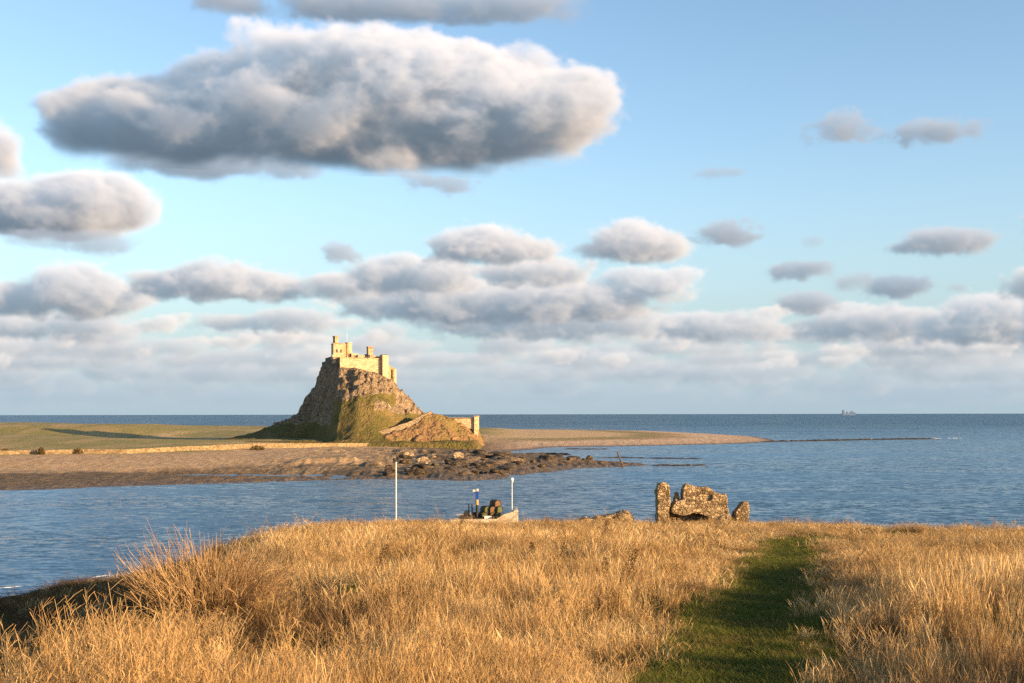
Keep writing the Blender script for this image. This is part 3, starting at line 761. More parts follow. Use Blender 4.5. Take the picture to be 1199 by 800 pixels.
def scatter(name, sources, pts, rot, scl, idx):
    """one 'stuff' object: tufts instanced on points by geometry nodes"""
    n = len(pts)
    me = bpy.data.meshes.new(name); me.vertices.add(n); me.vertices.foreach_set('co', np.asarray(pts, np.float32).ravel())
    a = me.attributes.new('rot', 'FLOAT_VECTOR', 'POINT'); a.data.foreach_set('vector', np.asarray(rot, np.float32).ravel())
    a = me.attributes.new('scl', 'FLOAT_VECTOR', 'POINT'); a.data.foreach_set('vector', np.asarray(scl, np.float32).ravel())
    a = me.attributes.new('idx', 'INT', 'POINT'); a.data.foreach_set('value', np.asarray(idx, np.int32))
    o = bpy.data.objects.new(name, me); COL.objects.link(o)
    g = bpy.data.node_groups.new(name, 'GeometryNodeTree')
    g.interface.new_socket('Geometry', in_out='INPUT', socket_type='NodeSocketGeometry')
    g.interface.new_socket('Geometry', in_out='OUTPUT', socket_type='NodeSocketGeometry')
    N = g.nodes; Lk = g.links
    gi = N.new('NodeGroupInput'); go = N.new('NodeGroupOutput'); jn = N.new('GeometryNodeJoinGeometry')
    def named(nm, ty):
        q = N.new('GeometryNodeInputNamedAttribute'); q.data_type = ty; q.inputs['Name'].default_value = nm
        return q.outputs['Attribute']
    rt, sc, ix = named('rot', 'FLOAT_VECTOR'), named('scl', 'FLOAT_VECTOR'), named('idx', 'INT')
    e2r = N.new('FunctionNodeEulerToRotation'); Lk.new(rt, e2r.inputs[0])
    for k, so_ in enumerate(sources):
        oi = N.new('GeometryNodeObjectInfo'); oi.inputs['Object'].default_value = so_; oi.inputs['As Instance'].default_value = True
        cp = N.new('FunctionNodeCompare'); cp.data_type = 'INT'; cp.operation = 'EQUAL'
        ins = [s_ for s_ in cp.inputs if s_.type == 'INT']
        Lk.new(ix, ins[0]); ins[1].default_value = k
        ip = N.new('GeometryNodeInstanceOnPoints')
        Lk.new(gi.outputs[0], ip.inputs['Points']); Lk.new(cp.outputs[0], ip.inputs['Selection'])
        Lk.new(oi.outputs['Geometry'], ip.inputs['Instance']); Lk.new(e2r.outputs[0], ip.inputs['Rotation']); Lk.new(sc, ip.inputs['Scale'])
        Lk.new(ip.outputs[0], jn.inputs[0])
    Lk.new(jn.outputs[0], go.inputs[0])
    o.modifiers.new('tufts', 'NODES').node_group = g
    return tag(o, kind='stuff')

M_TURF = grass_mat('path_turf', [(.1, (.035, .05, .010)), (.45, (.095, .118, .023)), (.7, (.17, .165, .042)), (.92, (.32, .235, .09))], .3, (.16, .125, .045), 1.1)
SRC = [clump('tuft', M_STRAW, 60, .55, .30, .16, .24, .0042, 1, head=.45, hw=2.0),
       clump('tuft', M_STRAW, 60, .47, .35, .18, .34, .0045, 2, head=.25, hw=2.0),
       clump('tuft', M_STRAW, 64, .36, .35, .20, .75, .0042, 3, head=.05, curl=.7),
       clump('tuft', M_STRAW, 52, .62, .25, .13, .20, .0040, 4, head=.6, hw=2.2),
       clump('tuft', M_GREEN, 52, .26, .40, .17, .8, .0070, 5, curl=.6),
       clump('tuft', M_BROWN, 34, .48, .35, .18, .55, .0050, 6, head=.35, hw=2.4),
       stalks(M_STALK, 77),
       clump('tuft', M_TURF, 60, .085, .5, .16, .8, .0055, 8, curl=.4)]
def field(y0, y1, dens, wf, seed, pad=2.5):
    r = np.random.default_rng(seed)
    xm = .47 * y1 + pad
    n = int(dens * 2 * xm * (y1 - y0)); x = r.uniform(-xm, xm, n); y = r.uniform(y0, y1, n)
    k = np.abs(x) < .47 * y + pad; x, y = x[k], y[k]
    z, s, pdn = head_h(x.astype(np.float32), y.astype(np.float32))
    gap = r.random(len(x)) < .42 + .58 * sstep(.34, .50, fbm(x * .75, y * .5, 12.5, 3))
    k = gap & (s < .5) & (pdn > .62 + .75 * fbm(x * 1.1, y * .7, 3.1, 3) * r.uniform(.6, 1.2, len(x))); x, y, z, s, pdn = x[k], y[k], z[k], s[k], pdn[k]
    n = len(x)
    pa = fbm(x * .16 + 3, y * .16, 1.5, 3); pb = fbm(x * .42, y * .30, 5.5, 3); pc_ = fbm(x * .8, y * .5, 9.1, 2)
    idx = np.select([pa > .56, pa > .48], [3, 0], 1); u = r.random(n)
    idx = np.where(u < .25, 2, idx); idx = np.where((u > .25) & (u < .40), 1, idx)
    dark = ((pb > .528) & (u < .78)) | ((np.exp(-((x / y + .17) / .05) ** 2 - ((y - 21) / 6) ** 2) > .4) & (u < .5))
    idx = np.where(dark, 5, idx)
    green = (pdn < 1.45) & (r.random(n) < .72 - .4 * (pdn - .8)) | ((pc_ > .62) & (u < .5))
    idx = np.where(green, 4, idx)
    left = ((x < -.26 * y) & (y < 14) & (u > .5)) | (u > .93); idx = np.where(left & ~green, 6, idx)
    hs = (.50 + 1.0 * fbm(x * .42, y * .36, 7.7, 3)) * r.uniform(.75, 1.2, n)
    hs = hs * (.40 + .60 * np.clip((pdn - .8) / 2.8, 0, 1) * sstep(.30, .62, fbm(x * .25, y * .95, 2.7, 3)) ** .5) * np.where(dark, .8, 1)
    bd = np.hypot(x + 4.36, (y - 16.6) * .8)
    hs = hs * (.30 + .70 * sstep(.9, 2.2, bd)) * (1 - .45 * np.exp(-((x / y + .262) / .085) ** 2) * (y < 17.5) * (y > 10.5))
    hs = hs * np.interp(y, [0, 40, 62, 80], [1, .95, .72, .5])
    rot = np.stack([r.normal(0, .09, n), r.normal(0, .09, n) - .05, r.uniform(0, 6.283, n)], 1)
    return np.stack([x, y, z - .03], 1), rot, np.stack([np.full(n, wf) * r.uniform(.85, 1.2, n)] * 2 + [hs], 1), idx
def scrub():
    r = np.random.default_rng(77); n = 9000
    x = r.uniform(-42, -3, n); y = r.uniform(12, 95, n)
    z, s, _ = head_h(x.astype(np.float32), y.astype(np.float32)); k = (s > .3) & (z > .4); x, y, z = x[k], y[k], z[k]; n = len(x)
    i_ = np.where(r.random(n) < .85, 5, 4); i_ = np.where(r.random(n) < .10, 1, i_)
    w_ = np.interp(y, [12, 95], [1.6, 4.5]) * r.uniform(.7, 1.2, n)
    return np.stack([x, y, z - .03], 1), np.stack([r.normal(0, .1, n), r.normal(0, .1, n), r.uniform(0, 6.28, n)], 1), np.stack([w_, w_, r.uniform(.5, 1.5, n)], 1), i_
parts_ = [scrub(), field(4.6, 12, 46, 1.0, 21), field(12, 22, 27, 1.2, 22), field(22, 40, 13, 1.75, 23), field(40, 82, 5.0, 2.9, 24, 6)]
scatter('dry_grass', SRC, *[np.concatenate([p[i] for p in parts_]) for i in range(4)])
# stray dry tufts along the edges and middle of the path
r = np.random.default_rng(39); n = 260
y = r.uniform(0, 1, n) ** 1.3 * 44 + 6.5; px_ = np.interp(y, pc[:, 1], pc[:, 0]); w_ = np.interp(y, pc[:, 1], pwid)
x = px_ + r.choice([-1, 1], n) * (1.15 - .45 * r.random(n) ** 2.0) * w_; z = head_h(x.astype(np.float32), y.astype(np.float32))[0]
wsc = np.interp(y, [7, 20, 52], [.7, 1.0, 1.9])
scatter('stray_grass', SRC, np.stack([x, y, z - .02], 1), np.stack([r.normal(0, .15, n), r.normal(0, .15, n), r.uniform(0, 6.28, n)], 1), np.stack([wsc, wsc, r.uniform(.2, .5, n)], 1), r.choice([2, 4, 4, 1], n))
# short mown turf on the path
r = np.random.default_rng(31); n = 11000
y = r.uniform(0, 1, n) ** 1.35 * 46 + 6.5; px_ = np.interp(y, pc[:, 1], pc[:, 0]); w_ = np.interp(y, pc[:, 1], pwid)
x = px_ + r.uniform(-1.3, 1.3, n) * w_; z, s, pdn = head_h(x.astype(np.float32), y.astype(np.float32))
sc1 = r.uniform(.6, 1.15, n) * (.55 + .75 * np.clip(pdn, 0, 1.4)); wsc = np.interp(y, [7, 20, 52], [1.0, 1.6, 2.6])
scatter('path_turf', SRC, np.stack([x, y, z], 1), np.stack([r.normal(0, .1, n), r.normal(0, .1, n), r.uniform(0, 6.28, n)], 1), np.stack([wsc, wsc, sc1], 1), np.full(n, 7))
# ------------------------------------------------------------------ castle on the crag
M_ASHLAR = stone_mat('warm_sandstone', (.32, .21, .12), (.47, .335, .195), (.62, .46, .295), cell=1.7, bump=.4, bdist=.1, coarse=.16, flatz=1.8)
M_ASHLAR2 = stone_mat('brown_sandstone', (.26, .165, .085), (.37, .25, .135), (.48, .335, .20), cell=1.2, bump=.4, bdist=.12, coarse=.15, flatz=1.8)
M_BATTERY = stone_mat('shade_darkened_stone', (.05, .042, .034), (.12, .095, .07), (.21, .165, .115), cell=1.4, bump=.5, bdist=.12, coarse=.2)  # shade of the west side painted into the stone colour
M_SLATE = flat_mat('dark_roof', (.055, .05, .045), .8, .35, 1.5)
M_GLASS = flat_mat('window_pane', (.02, .02, .024), .15, .1)
M_FRAME = flat_mat('window_frame', (.34, .27, .19), .7, .1)
M_WHITE = flat_mat('white_paint', (.62, .60, .56), .55, .12, 2)
M_LEAD = flat_mat('lead_coping', (.16, .14, .12), .7, .3, 1.2)
castle = empty('castle', P(420, 432, 494), 'sunlit sandstone castle with chimneys and a flagpole crowning the crag', 'castle')
CO = Vector(castle.location)
def cpart(name, build, mtl, parent=None, bevel=0.0):
    bm = bmesh.new(); build(bm)
    bmesh.ops.translate(bm, vec=-CO, verts=bm.verts)
    bmesh.ops.recalc_face_normals(bm, faces=bm.faces)
    o = from_bm(name, bm, mtl, parent or castle)
    return o
def foot(*pp): return [(X(px, d), d) for px, d in pp]
def ztop(py, d=490): return Z(py, d)
def ragged_wall(pts, z0, tops): return lambda bm: bm_prism(bm, foot(*pts), z0, tops)
# west battery, seen edge-on towards us; its shade is deepened by a darker stone colour
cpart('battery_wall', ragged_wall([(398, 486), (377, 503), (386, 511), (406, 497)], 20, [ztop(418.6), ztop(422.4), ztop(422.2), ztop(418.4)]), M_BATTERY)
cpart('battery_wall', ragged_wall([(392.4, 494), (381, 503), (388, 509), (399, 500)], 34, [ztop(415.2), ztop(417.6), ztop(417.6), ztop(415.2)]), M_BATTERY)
# long curtain wall facing the harbour
mw = [(398.2, 485.6), (447.2, 491.0), (447.2, 503), (405, 503)]
main_wall = cpart('curtain_wall', ragged_wall(mw, 22, [ztop(419.3), ztop(420.3), ztop(419.5), ztop(418.6)]), M_ASHLAR)
def cop(bm):
    a = Vector((X(398.0, 485.4), 485.4, 0)); b_ = Vector((X(447.4, 490.8), 490.8, 0)); d = (b_ - a).normalized(); L = (b_ - a).length
    ang = math.atan2(d.y, d.x); zz = (ztop(419.3) + ztop(420.3)) / 2
    t = 0.0
    while t < L - 1.2:
        w = 1.5 + .6 * ((t * 7.3) % 1)
        c_ = a + d * (t + w / 2)
        bm_box(bm, (c_.x, c_.y + .3, zz + .12 - (t / L - .5) * .36), (w - .03, .75, .34), ang); t += w + (.0 if int(t) % 3 else .5)
cpart('coping', cop, M_ASHLAR, main_wall)
def offsets(bm):
    a = Vector((X(398.2, 485.6), 485.6, 0)); b_ = Vector((X(447.2, 490.2), 490.2, 0)); d = (b_ - a).normalized()
    for t, s in ((.34, .5), (.67, .4)):
        c_ = a.lerp(b_, t); bm_box(bm, (c_.x, c_.y - .1, 29), (.7, .6, 15.5), math.atan2(d.y, d.x))
cpart('buttress', offsets, M_ASHLAR, main_wall) if False else None
# house above the battery: narrow shaded side, lit front with two windows
house = cpart('upper_house', ragged_wall([(390.6, 489.2), (402.4, 490.4), (402.4, 498), (388.0, 497)], 36, [ztop(402.4), ztop(402.6), ztop(402.4), ztop(403.2)]), M_ASHLAR)
cpart('ledge', lambda bm: bm_prism(bm, foot((389.4, 488.4), (402.8, 489.7), (402.8, 490.6), (389.4, 489.6)), ztop(418.2), ztop(415.3)), M_ASHLAR)
cpart('roof_edge', lambda bm: bm_prism(bm, foot((390.2, 488.9), (402.8, 490.1), (402.8, 498.2), (387.6, 497.2)), ztop(402.5), ztop(401.5)), M_ASHLAR2)
for px in (394.2, 398.9):
    yy = np.interp(px, (390.6, 402.4), (489.2, 490.4)); cx_, cz_ = X(px, yy), ztop(410.8)
    w = cpart('window', lambda bm: [bm_box(bm, (cx_ + sx_ * .52, yy - .02, cz_), (.16, .22, 1.5)) for sx_ in (-1, 1)] + [bm_box(bm, (cx_, yy - .02, cz_ + sz_ * .69), (.88, .21, .16)) for sz_ in (-1, 1)] + [bm_box(bm, (cx_, yy - .03, cz_), (.07, .16, 1.22))], M_FRAME)
    cpart('pane', lambda bm: bm_box(bm, (cx_, yy + .0, cz_), (.9, .14, 1.24)), M_GLASS, w)
# tall chimney
ch = cpart('chimney', ragged_wall([(392.6, 489.8), (396.1, 491.8), (393.6, 495), (390.0, 493)], 40, ztop(394.2)), M_ASHLAR2)
cpart('chimney_cap', ragged_wall([(392.5, 489.3), (396.7, 491.8), (393.7, 495.5), (389.5, 493)], ztop(394.3), ztop(393.0)), M_ASHLAR2, ch)
# round stack and the block behind it
def rnd(bm):
    cx_, cy_ = X(408.3, 493), 493
    bm_prism(bm, [(cx_ + 1.45 * math.cos(a * math.pi / 8), cy_ + 1.45 * math.sin(a * math.pi / 8)) for a in range(16)], 34, ztop(401.4))
rt_ = cpart('round_turret', rnd, M_ASHLAR)
cpart('turret_cap', lambda bm: bm_prism(bm, [(X(408.3, 493) + 1.62 * math.cos(a * math.pi / 8), 493 + 1.62 * math.sin(a * math.pi / 8)) for a in range(16)], ztop(401.5), ztop(400.4)), M_ASHLAR, rt_)
cpart('stair_block', ragged_wall([(402.3, 491.6), (406.6, 492.2), (406.6, 498), (402.3, 498)], 34, ztop(401.9)), M_ASHLAR2)
cpart('flagpole', lambda bm: bm_tube(bm, P(406.4, 402, 495), P(406.4, 386, 495), .045, .03), M_WHITE)
# parapets, roofs and second chimney along the curtain
cpart('parapet', ragged_wall([(411.6, 490.6), (419.2, 491.2), (419.2, 494), (411.6, 494)], 34, [ztop(413.2), ztop(413.8), ztop(413.8), ztop(413.2)]), M_ASHLAR)
cpart('parapet', ragged_wall([(419.2, 489.8), (427.4, 490.4), (427.4, 494), (419.2, 494)], 34, [ztop(415.2), ztop(415.7), ztop(415.6), ztop(415.2)]), M_ASHLAR)
cpart('slate_roof', ragged_wall([(426.2, 490.3), (433, 490.8), (433, 497), (426.2, 497)], 36, [ztop(417.6), ztop(417), ztop(412.5), ztop(414.2)]), M_SLATE)
ch2 = cpart('chimney', ragged_wall([(431.4, 491.6), (436.8, 492.6), (435.0, 496.5), (429.4, 495)], 36, ztop(406.2)), M_ASHLAR2)
cpart('chimney_cap', ragged_wall([(431.2, 491.2), (437.3, 492.3), (435.3, 496.9), (428.9, 495.2)], ztop(406.3), ztop(405.2)), M_ASHLAR2, ch2)
cpart('gatehouse', ragged_wall([(433.2, 491.2), (446.6, 492.4), (446.6, 500), (433.2, 500)], 34, [ztop(415.0), ztop(417.6), ztop(416.6), ztop(414.4)]), M_ASHLAR2)
# square corner tower and the stepped east wing
tower = cpart('corner_tower', ragged_wall([(448.2, 489.2), (454.8, 491.8), (452.4, 499), (444.4, 494)], 20, [ztop(415.4), ztop(415.9), ztop(415.6), ztop(415.4)]), M_ASHLAR)
cpart('tower_roof', ragged_wall([(448.2, 489.8), (453.8, 492.0), (451.8, 498.4), (445.4, 494)], ztop(415.7), ztop(414.8)), M_SLATE, tower)
wing = cpart('east_wing', ragged_wall([(454.0, 492.4), (461.8, 494.4), (463.2, 500), (455, 505)], 18, [ztop(426.4), ztop(431.6), ztop(430.8), ztop(426.0)]), M_ASHLAR2)
def bast(bm):
    cx_, cy_ = X(461.6, 493.6), 493.6
    bm_prism(bm, [(cx_ + .95 * math.cos(a * math.pi / 6), cy_ + .95 * math.sin(a * math.pi / 6)) for a in range(12)], 18, ztop(432))
cpart('rounded_corner', bast, M_ASHLAR, wing)

# ------------------------------------------------------------------ lime kilns, approach ramp and harbour-side walls at the crag's foot
kiln = empty('lime_kiln', P(545, 513, 472), 'flat-topped sunlit stone lime kiln with a dark arch right of the crag', 'lime kiln')
CO = Vector(kiln.location)
def kpart(name, build, mtl, parent=None):
    bm = bmesh.new(); build(bm); bmesh.ops.translate(bm, vec=-CO, verts=bm.verts); bmesh.ops.recalc_face_normals(bm, faces=bm.faces)
    return from_bm(name, bm, mtl, parent or kiln)
kd = 471.0
def arch_face(bm):
    x0, x1, zt, zb = X(524, kd), X(555.6, kd), Z(489.8, kd), 0.5
    ax0, ax1, az = X(543.6, kd), X(554.0, kd), Z(505.5, kd); r_ = (ax1 - ax0) / 2; xc = (ax0 + ax1) / 2
    pts = [(x0, zb), (x0, zt), (x1, zt), (x1, zb), (ax1, zb), (ax1, az)] + [(xc + r_ * math.cos(a), az + r_ * .75 * math.sin(a)) for a in np.linspace(0, math.pi, 9)[1:-1]] + [(ax0, az), (ax0, zb)]
    bm_slab(bm, pts, kd, kd + 2.4)
kpart('kiln_wall', arch_face, M_ASHLAR)
kpart('arch_recess', lambda bm: bm_box(bm, (X(547, kd), kd + 3.2, 5), (8, 1.5, 9.2)), M_ASHLAR2)
kpart('kiln_body', lambda bm: bm_prism(bm, [(X(524, kd), kd + 4), (X(555, kd), kd + 4), (X(555, kd), kd + 16), (X(524, kd), kd + 16)], 0, Z(490.2, kd)), M_ASHLAR2)
kpart('coping', lambda bm: bm_box(bm, (X(540, kd), kd + 1.1, Z(489.2, kd)), (X(556.4, kd) - X(524, kd), 3.0, .42)), M_LEAD)
pier_ = kpart('pier', lambda bm: bm_prism(bm, [(X(555.4, kd), kd - .9), (X(559.7, kd), kd - .5), (X(559.7, kd), kd + 14), (X(555.6, kd), kd + 14)], 0, Z(487.9, kd)), M_ASHLAR)
kpart('pier_cap', lambda bm: bm_box(bm, (X(557.5, kd), kd + 5, Z(487.4, kd)), (1.9, 13, .34)), M_ASHLAR, pier_)

def wall_along(name, pts, h, th, mtl, label, cat, zoff=0.0, zfun=None, step=1.0, jag=.12, group=None):
    """a rough wall following 3-D points (x, y, ground z)"""
    p = np.array(pts, np.float32); L = np.concatenate([[0], np.cumsum(np.hypot(*np.diff(p[:, :2], axis=0).T))])
    n = max(4, int(L[-1] / step)); t = np.linspace(0, L[-1], n)
    x = np.interp(t, L, p[:, 0]); y = np.interp(t, L, p[:, 1]); z = np.interp(t, L, p[:, 2])
    tx, ty = np.gradient(x), np.gradient(y); ln = np.hypot(tx, ty); nx, ny = -ty / ln, tx / ln
    hh = h * (1 + jag * (2 * vnoise(t * .7, 0 * t, 0 * t) - 1)) if not hasattr(h, '__len__') else np.interp(t, L, h)
    V = np.stack([np.stack([x - nx * th / 2, y - ny * th / 2, z - .8], 1), np.stack([x - nx * th * .42, y - ny * th * .42, z + hh], 1),
                  np.stack([x + nx * th * .42, y + ny * th * .42, z + hh], 1), np.stack([x + nx * th / 2, y + ny * th / 2, z - .8], 1)], 1).reshape(-1, 3)
    fs = []
    for i in range(n - 1):
        for k in range(4):
            fs.append((i * 4 + k, i * 4 + (k + 1) % 4, (i + 1) * 4 + (k + 1) % 4, (i + 1) * 4 + k))
    fs.append((0, 1, 2, 3)); fs.append(((n - 1) * 4 + 3, (n - 1) * 4 + 2, (n - 1) * 4 + 1, (n - 1) * 4))
    o = mesh_np(name, V, fs, mtl, False)
    return tag(o, label, cat, group)
M_DRYSTONE = stone_mat('pale_dry_stone', (.13, .09, .048), (.21, .15, .08), (.30, .22, .125), cell=1.2, bump=.5, bdist=.1, coarse=.2)
M_RUBBLE = stone_mat('brown_rubble', (.10, .07, .045), (.20, .145, .09), (.33, .25, .16), cell=2.0, bump=.6, bdist=.1, coarse=.3)
wall_along('ramp_wall', [(a, b_ - .3, z - .2) for a, b_, z in ridge_ramp[:5]], 1.5, .7, M_RUBBLE, 'low stone parapet climbing the castle approach ramp up to the notch', 'wall', jag=.08)
pw = [(-420, 534.5), (-200, 533.5), (-60, 532.5), (30, 531.5), (100, 530.8), (150, 530.6), (200, 528.6), (250, 526.4), (300, 524.6), (360, 523.6), (420, 522.6), (470, 521.0)]
def on_shore(px, py, zs=3.5):
    z = zs
    for _ in range(6):
        d = ground_d(py, z); z = shore_z(X(px, d), d)
    return (X(px, d), d, z)
wall_pts = [on_shore(px, py) for px, py in pw]
wall_along('harbour_wall', wall_pts, [.9, .9, .95, 1.0, 1.15, 1.2, 1.3, 1.5, 1.6, 1.45, 1.3, 1.2], .8, M_DRYSTONE, 'long pale sandy dry-stone wall running along the far shore field', 'wall', step=.8)
wall_along('boundary_wall', [on_shore(488, 519.5), on_shore(500, 518.6), on_shore(515, 518.2), on_shore(530, 517.0)], 1.3, .8, M_RUBBLE, 'short grey-brown rubble wall at the foot of the heather mound', 'wall', step=.6)

# leaf clumps for hedges and bushes
def leafy(name, m, n, box, leaf, seed, dome=True):
    r = np.random.default_rng(seed)
    p = r.uniform(-1, 1, (n * 2, 3)); q = p.copy(); q[:, 2] = (p[:, 2] + 1) / 2
    k = (q[:, 0] ** 2 + q[:, 1] ** 2 + q[:, 2] ** 2 < 1 + .3 * (vnoise(p[:, 0] * 3 + 9, p[:, 1] * 3, p[:, 2] * 3) - .5)) if dome else np.ones(len(p), bool)
    q = q[k][:n] * np.array(box); n = len(q)
    a = r.normal(size=(n, 3)); a /= np.linalg.norm(a, axis=1)[:, None]; b_ = np.cross(a, r.normal(size=(n, 3))); b_ /= np.linalg.norm(b_, axis=1)[:, None]
    s = leaf * r.uniform(.6, 1.3, n)[:, None]
    V = np.stack([q - a * s, q + b_ * s * .5, q + a * s, q - b_ * s * .5], 1).reshape(-1, 3)
    f = np.arange(n * 4).reshape(-1, 4)
    return V, f, np.repeat(r.random(n), 4)
M_HEDGE = grass_mat('heather_twigs', [(.1, (.035, .016, .018)), (.5, (.07, .032, .032)), (.9, (.12, .06, .05))], .1)
M_BUSH = grass_mat('gorse_leaves', [(.1, (.05, .04, .016)), (.5, (.12, .085, .035)), (.9, (.22, .145, .065))], .15)
hx_, hy_, hz_ = on_shore(458, 518.8)
V, f, t_ = leafy('hedge', M_HEDGE, 2600, (5.6, 1.2, 1.7), .34, 3)
o = mesh_np('hedge', V, f, M_HEDGE, False, dict(tint=t_)); o.location = (hx_, hy_, hz_ - .1)
tag(o, 'low dark purplish hedge between the castle ramp and the pale wall', 'hedge')
for i, (px, py, w, hgt, lab) in enumerate([(58, 533, 1.0, 1.3, 'small brown bush before the pale wall, second from the left edge'), (8, 540, 1.6, 1.6, 'dark low bush at the left edge on the pale shingle'),
        (50, 531.2, 1.0, 2.0, None), (94, 532.8, 1.2, 1.7, None), (302, 526, 2.4, 1.5, None)]):
    if i == 0: continue
    lab = {1: 'wide dark low bush on shingle at the left edge of the far beach', 2: 'narrow upright brown bush against the left end of the pale wall',
           3: 'reddish-brown shrub before the pale wall, left of the beach pool', 4: 'rounded russet bush before the pale wall, nearest the crag'}[i]
    x_, y_, z_ = on_shore(px, py)
    V, f, t_ = leafy('bush', M_BUSH, 500, (w, w, hgt), .22, 40 + i)
    o = mesh_np('bush', V, f, M_BUSH, False, dict(tint=t_)); o.location = (x_, y_ - 1.0, z_ - .05)
    tag(o, lab, 'bush', 'bushes along the far shore')
bm = bmesh.new(); x_, y_, z_ = on_shore(481.5, 516.8)
bm_tube(bm, (0, 0, -.3), (0, 0, 1.75), .38, .34, 10); bm_tube(bm, (0, 0, 1.753), (0, 0, 2.05), .46, .12, 10)
o = from_bm('gatepost', bm, M_WHITE); o.location = (x_, y_, z_); tag(o, 'white painted gatepost at the end of the pale wall', 'gatepost')

# boulders on the rocky foreshore: a few shapes, many copies
M_BOULD = stone_mat('pale_boulder', (.10, .07, .04), (.30, .21, .12), (.45, .33, .20), cell=.9, bump=.8, bdist=.2, coarse=.5)
M_BOULDD = stone_mat('dark_boulder', (.014, .011, .008), (.05, .036, .022), (.12, .085, .05), cell=.9, bump=.9, bdist=.2, coarse=.5)
bsrc = []
for k in range(6):
    bm = bmesh.new(); bmesh.ops.create_icosphere(bm, subdivisions=3, radius=1)
    for v in bm.verts:
        c_ = v.co; n_ = float(ridged(c_.x * .8 + k * 5, c_.y * .8, c_.z * .8 + 3, 3)); c_ *= .62 + .62 * n_; c_.z *= .62
        c_.x = max(-.8, min(.85, c_.x)); c_.y = max(-.75, c_.y)
    me = bpy.data.meshes.new('boulder'); bm.to_mesh(me); bm.free(); me.materials.append(M_BOULD if k < 3 else M_BOULDD); bsrc.append(me)
br = random.Random(8)
for i in range(120):
    for _ in range(40):
        px = br.uniform(455, 690); py = br.uniform(529, 560)
        d = ground_d(py, 1.0); x_, y_ = X(px, d), d
        zz, ss_, _, _, _ = shore_h(np.array([x_], np.float32), np.array([y_], np.float32))
        if 3 < ss_[0] < 80 and (ss_[0] > 6 or br.random() < .4): break
    s_ = float(ss_[0]); pale = s_ > 34 and br.random() < .75
    o = bpy.data.objects.new('boulder', bsrc[br.randrange(3) + (0 if pale else 3)]); COL.objects.link(o)
    sc_b = br.choice([.5, .7, .9, 1.3, 1.9]) * (1.0 if pale else .9)
    o.location = (x_, y_, float(zz[0]) + .1 * sc_b); o.scale = (sc_b * br.uniform(.9, 1.7), sc_b, sc_b * br.uniform(.6, 1.1)); o.rotation_euler = (br.uniform(-.2, .2), br.uniform(-.2, .2), br.uniform(0, 6.28))
    tag(o, 'tan boulder among the rocks above the far tide line' if pale else 'dark weed-covered boulder on the far foreshore', 'boulder', 'tan boulders above the far tide line' if pale else 'weedy boulders on the far foreshore')
bm = bmesh.new(); bmesh.ops.create_icosphere(bm, subdivisions=3, radius=1)
for v in bm.verts: v.co *= .6 + .7 * float(ridged(v.co.x + 3, v.co.y, v.co.z, 3))
o = from_bm('boulder', bm, M_BOULDD, smooth=False); d = ground_d(540.5, .2); o.location = (X(690, d), d, .7); o.scale = (1.05, 1, 1.15)
tag(o, 'solitary dark round boulder out on the weedy point left of the leaning timber', 'boulder')
# leaning timber standing in the shallows
M_WOOD = flat_mat('weathered_timber', (.10, .065, .04), .9, .4, 3)
d = ground_d(547, 0); bm = bmesh.new()
bm_tube(bm, (X(730.5, d), d, -.6), (X(722.8, d), d + .3, Z(529.5, d)), .24, .17, 8)
tag(from_bm('timber_post', bm, M_WOOD), 'leaning broken timber standing in the shallows off the weedy point', 'post')

# ship on the horizon
M_SHIP = flat_mat('hazed_ship_paint', (.085, .13, .24), .8, .05, .01)  # blue-grey haze of the distance is put into the hull colour
ship = empty('cargo_ship', P(994, 485, 9000), 'tiny grey cargo ship on the horizon at the right', 'ship'); ship.location.z = 0
def spart(name, build):
    bm = bmesh.new(); build(bm); bmesh.ops.recalc_face_normals(bm, faces=bm.faces); return from_bm(name, bm, M_SHIP, ship)
U_ = 9000 / F * .85
spart('hull', lambda bm: bm_slab(bm, [(-9.4 * U_, -6), (8.4 * U_, -6), (9.6 * U_, 22), (6.5 * U_, 20), (6.0 * U_, 15), (-5.5 * U_, 15), (-6.0 * U_, 18), (-9.6 * U_, 18)], -9, 9))
spart('wheelhouse', lambda bm: bm_slab(bm, [(-8.8 * U_, 18), (-6.8 * U_, 18), (-6.8 * U_, 36), (-7.2 * U_, 43), (-8.4 * U_, 43), (-8.8 * U_, 34)], -8, 8))
spart('deck_crane', lambda bm: (bm_box(bm, (-2.6 * U_, 0, 21), (2.6 * U_, 10, 13)), bm_box(bm, (-3 * U_, 0, 29), (.4 * U_, 3, 12))))
spart('deck_cargo', lambda bm: (bm_box(bm, (3.6 * U_, 0, 22), (4.6 * U_, 12, 14)), bm_box(bm, (4.0 * U_, 0, 30), (2.2 * U_, 8, 8))))

# ------------------------------------------------------------------ things on the brow
# ruined fort: three broken pieces of masonry and a heap
M_RUIN = stone_mat('ruin_masonry', (.10, .066, .034), (.28, .19, .10), (.50, .365, .21), cell=3.8, bump=1.0, bdist=.10, coarse=1.2, flatz=1.5)
def masonry(name, pieces, d0, label, cat, vox=.055, amp=.07, seed=1.0, group=None, erode=None):
    """broken masonry: solid pieces fused, then weathered. pieces: (outline in px, near depth, far depth)"""
    bm = bmesh.new()
    for pts, a, b_ in pieces: bm_slab(bm, [(X(px, d0), Z(py, d0)) for px, py in pts], d0 + a, d0 + b_)
    bmesh.ops.recalc_face_normals(bm, faces=bm.faces)
    o = from_bm(name, bm, M_RUIN)
    apply_mods(o, [('REMESH', dict(mode='VOXEL', voxel_size=vox))])
    rough(o, amp * 1.4, 1.6, 3, seed); rough(o, amp * .55, 5.5, 3, seed + 5, True)
    o.data.materials.clear(); o.data.materials.append(M_RUIN)
    return tag(o, label, cat, group)
RD = 75.0
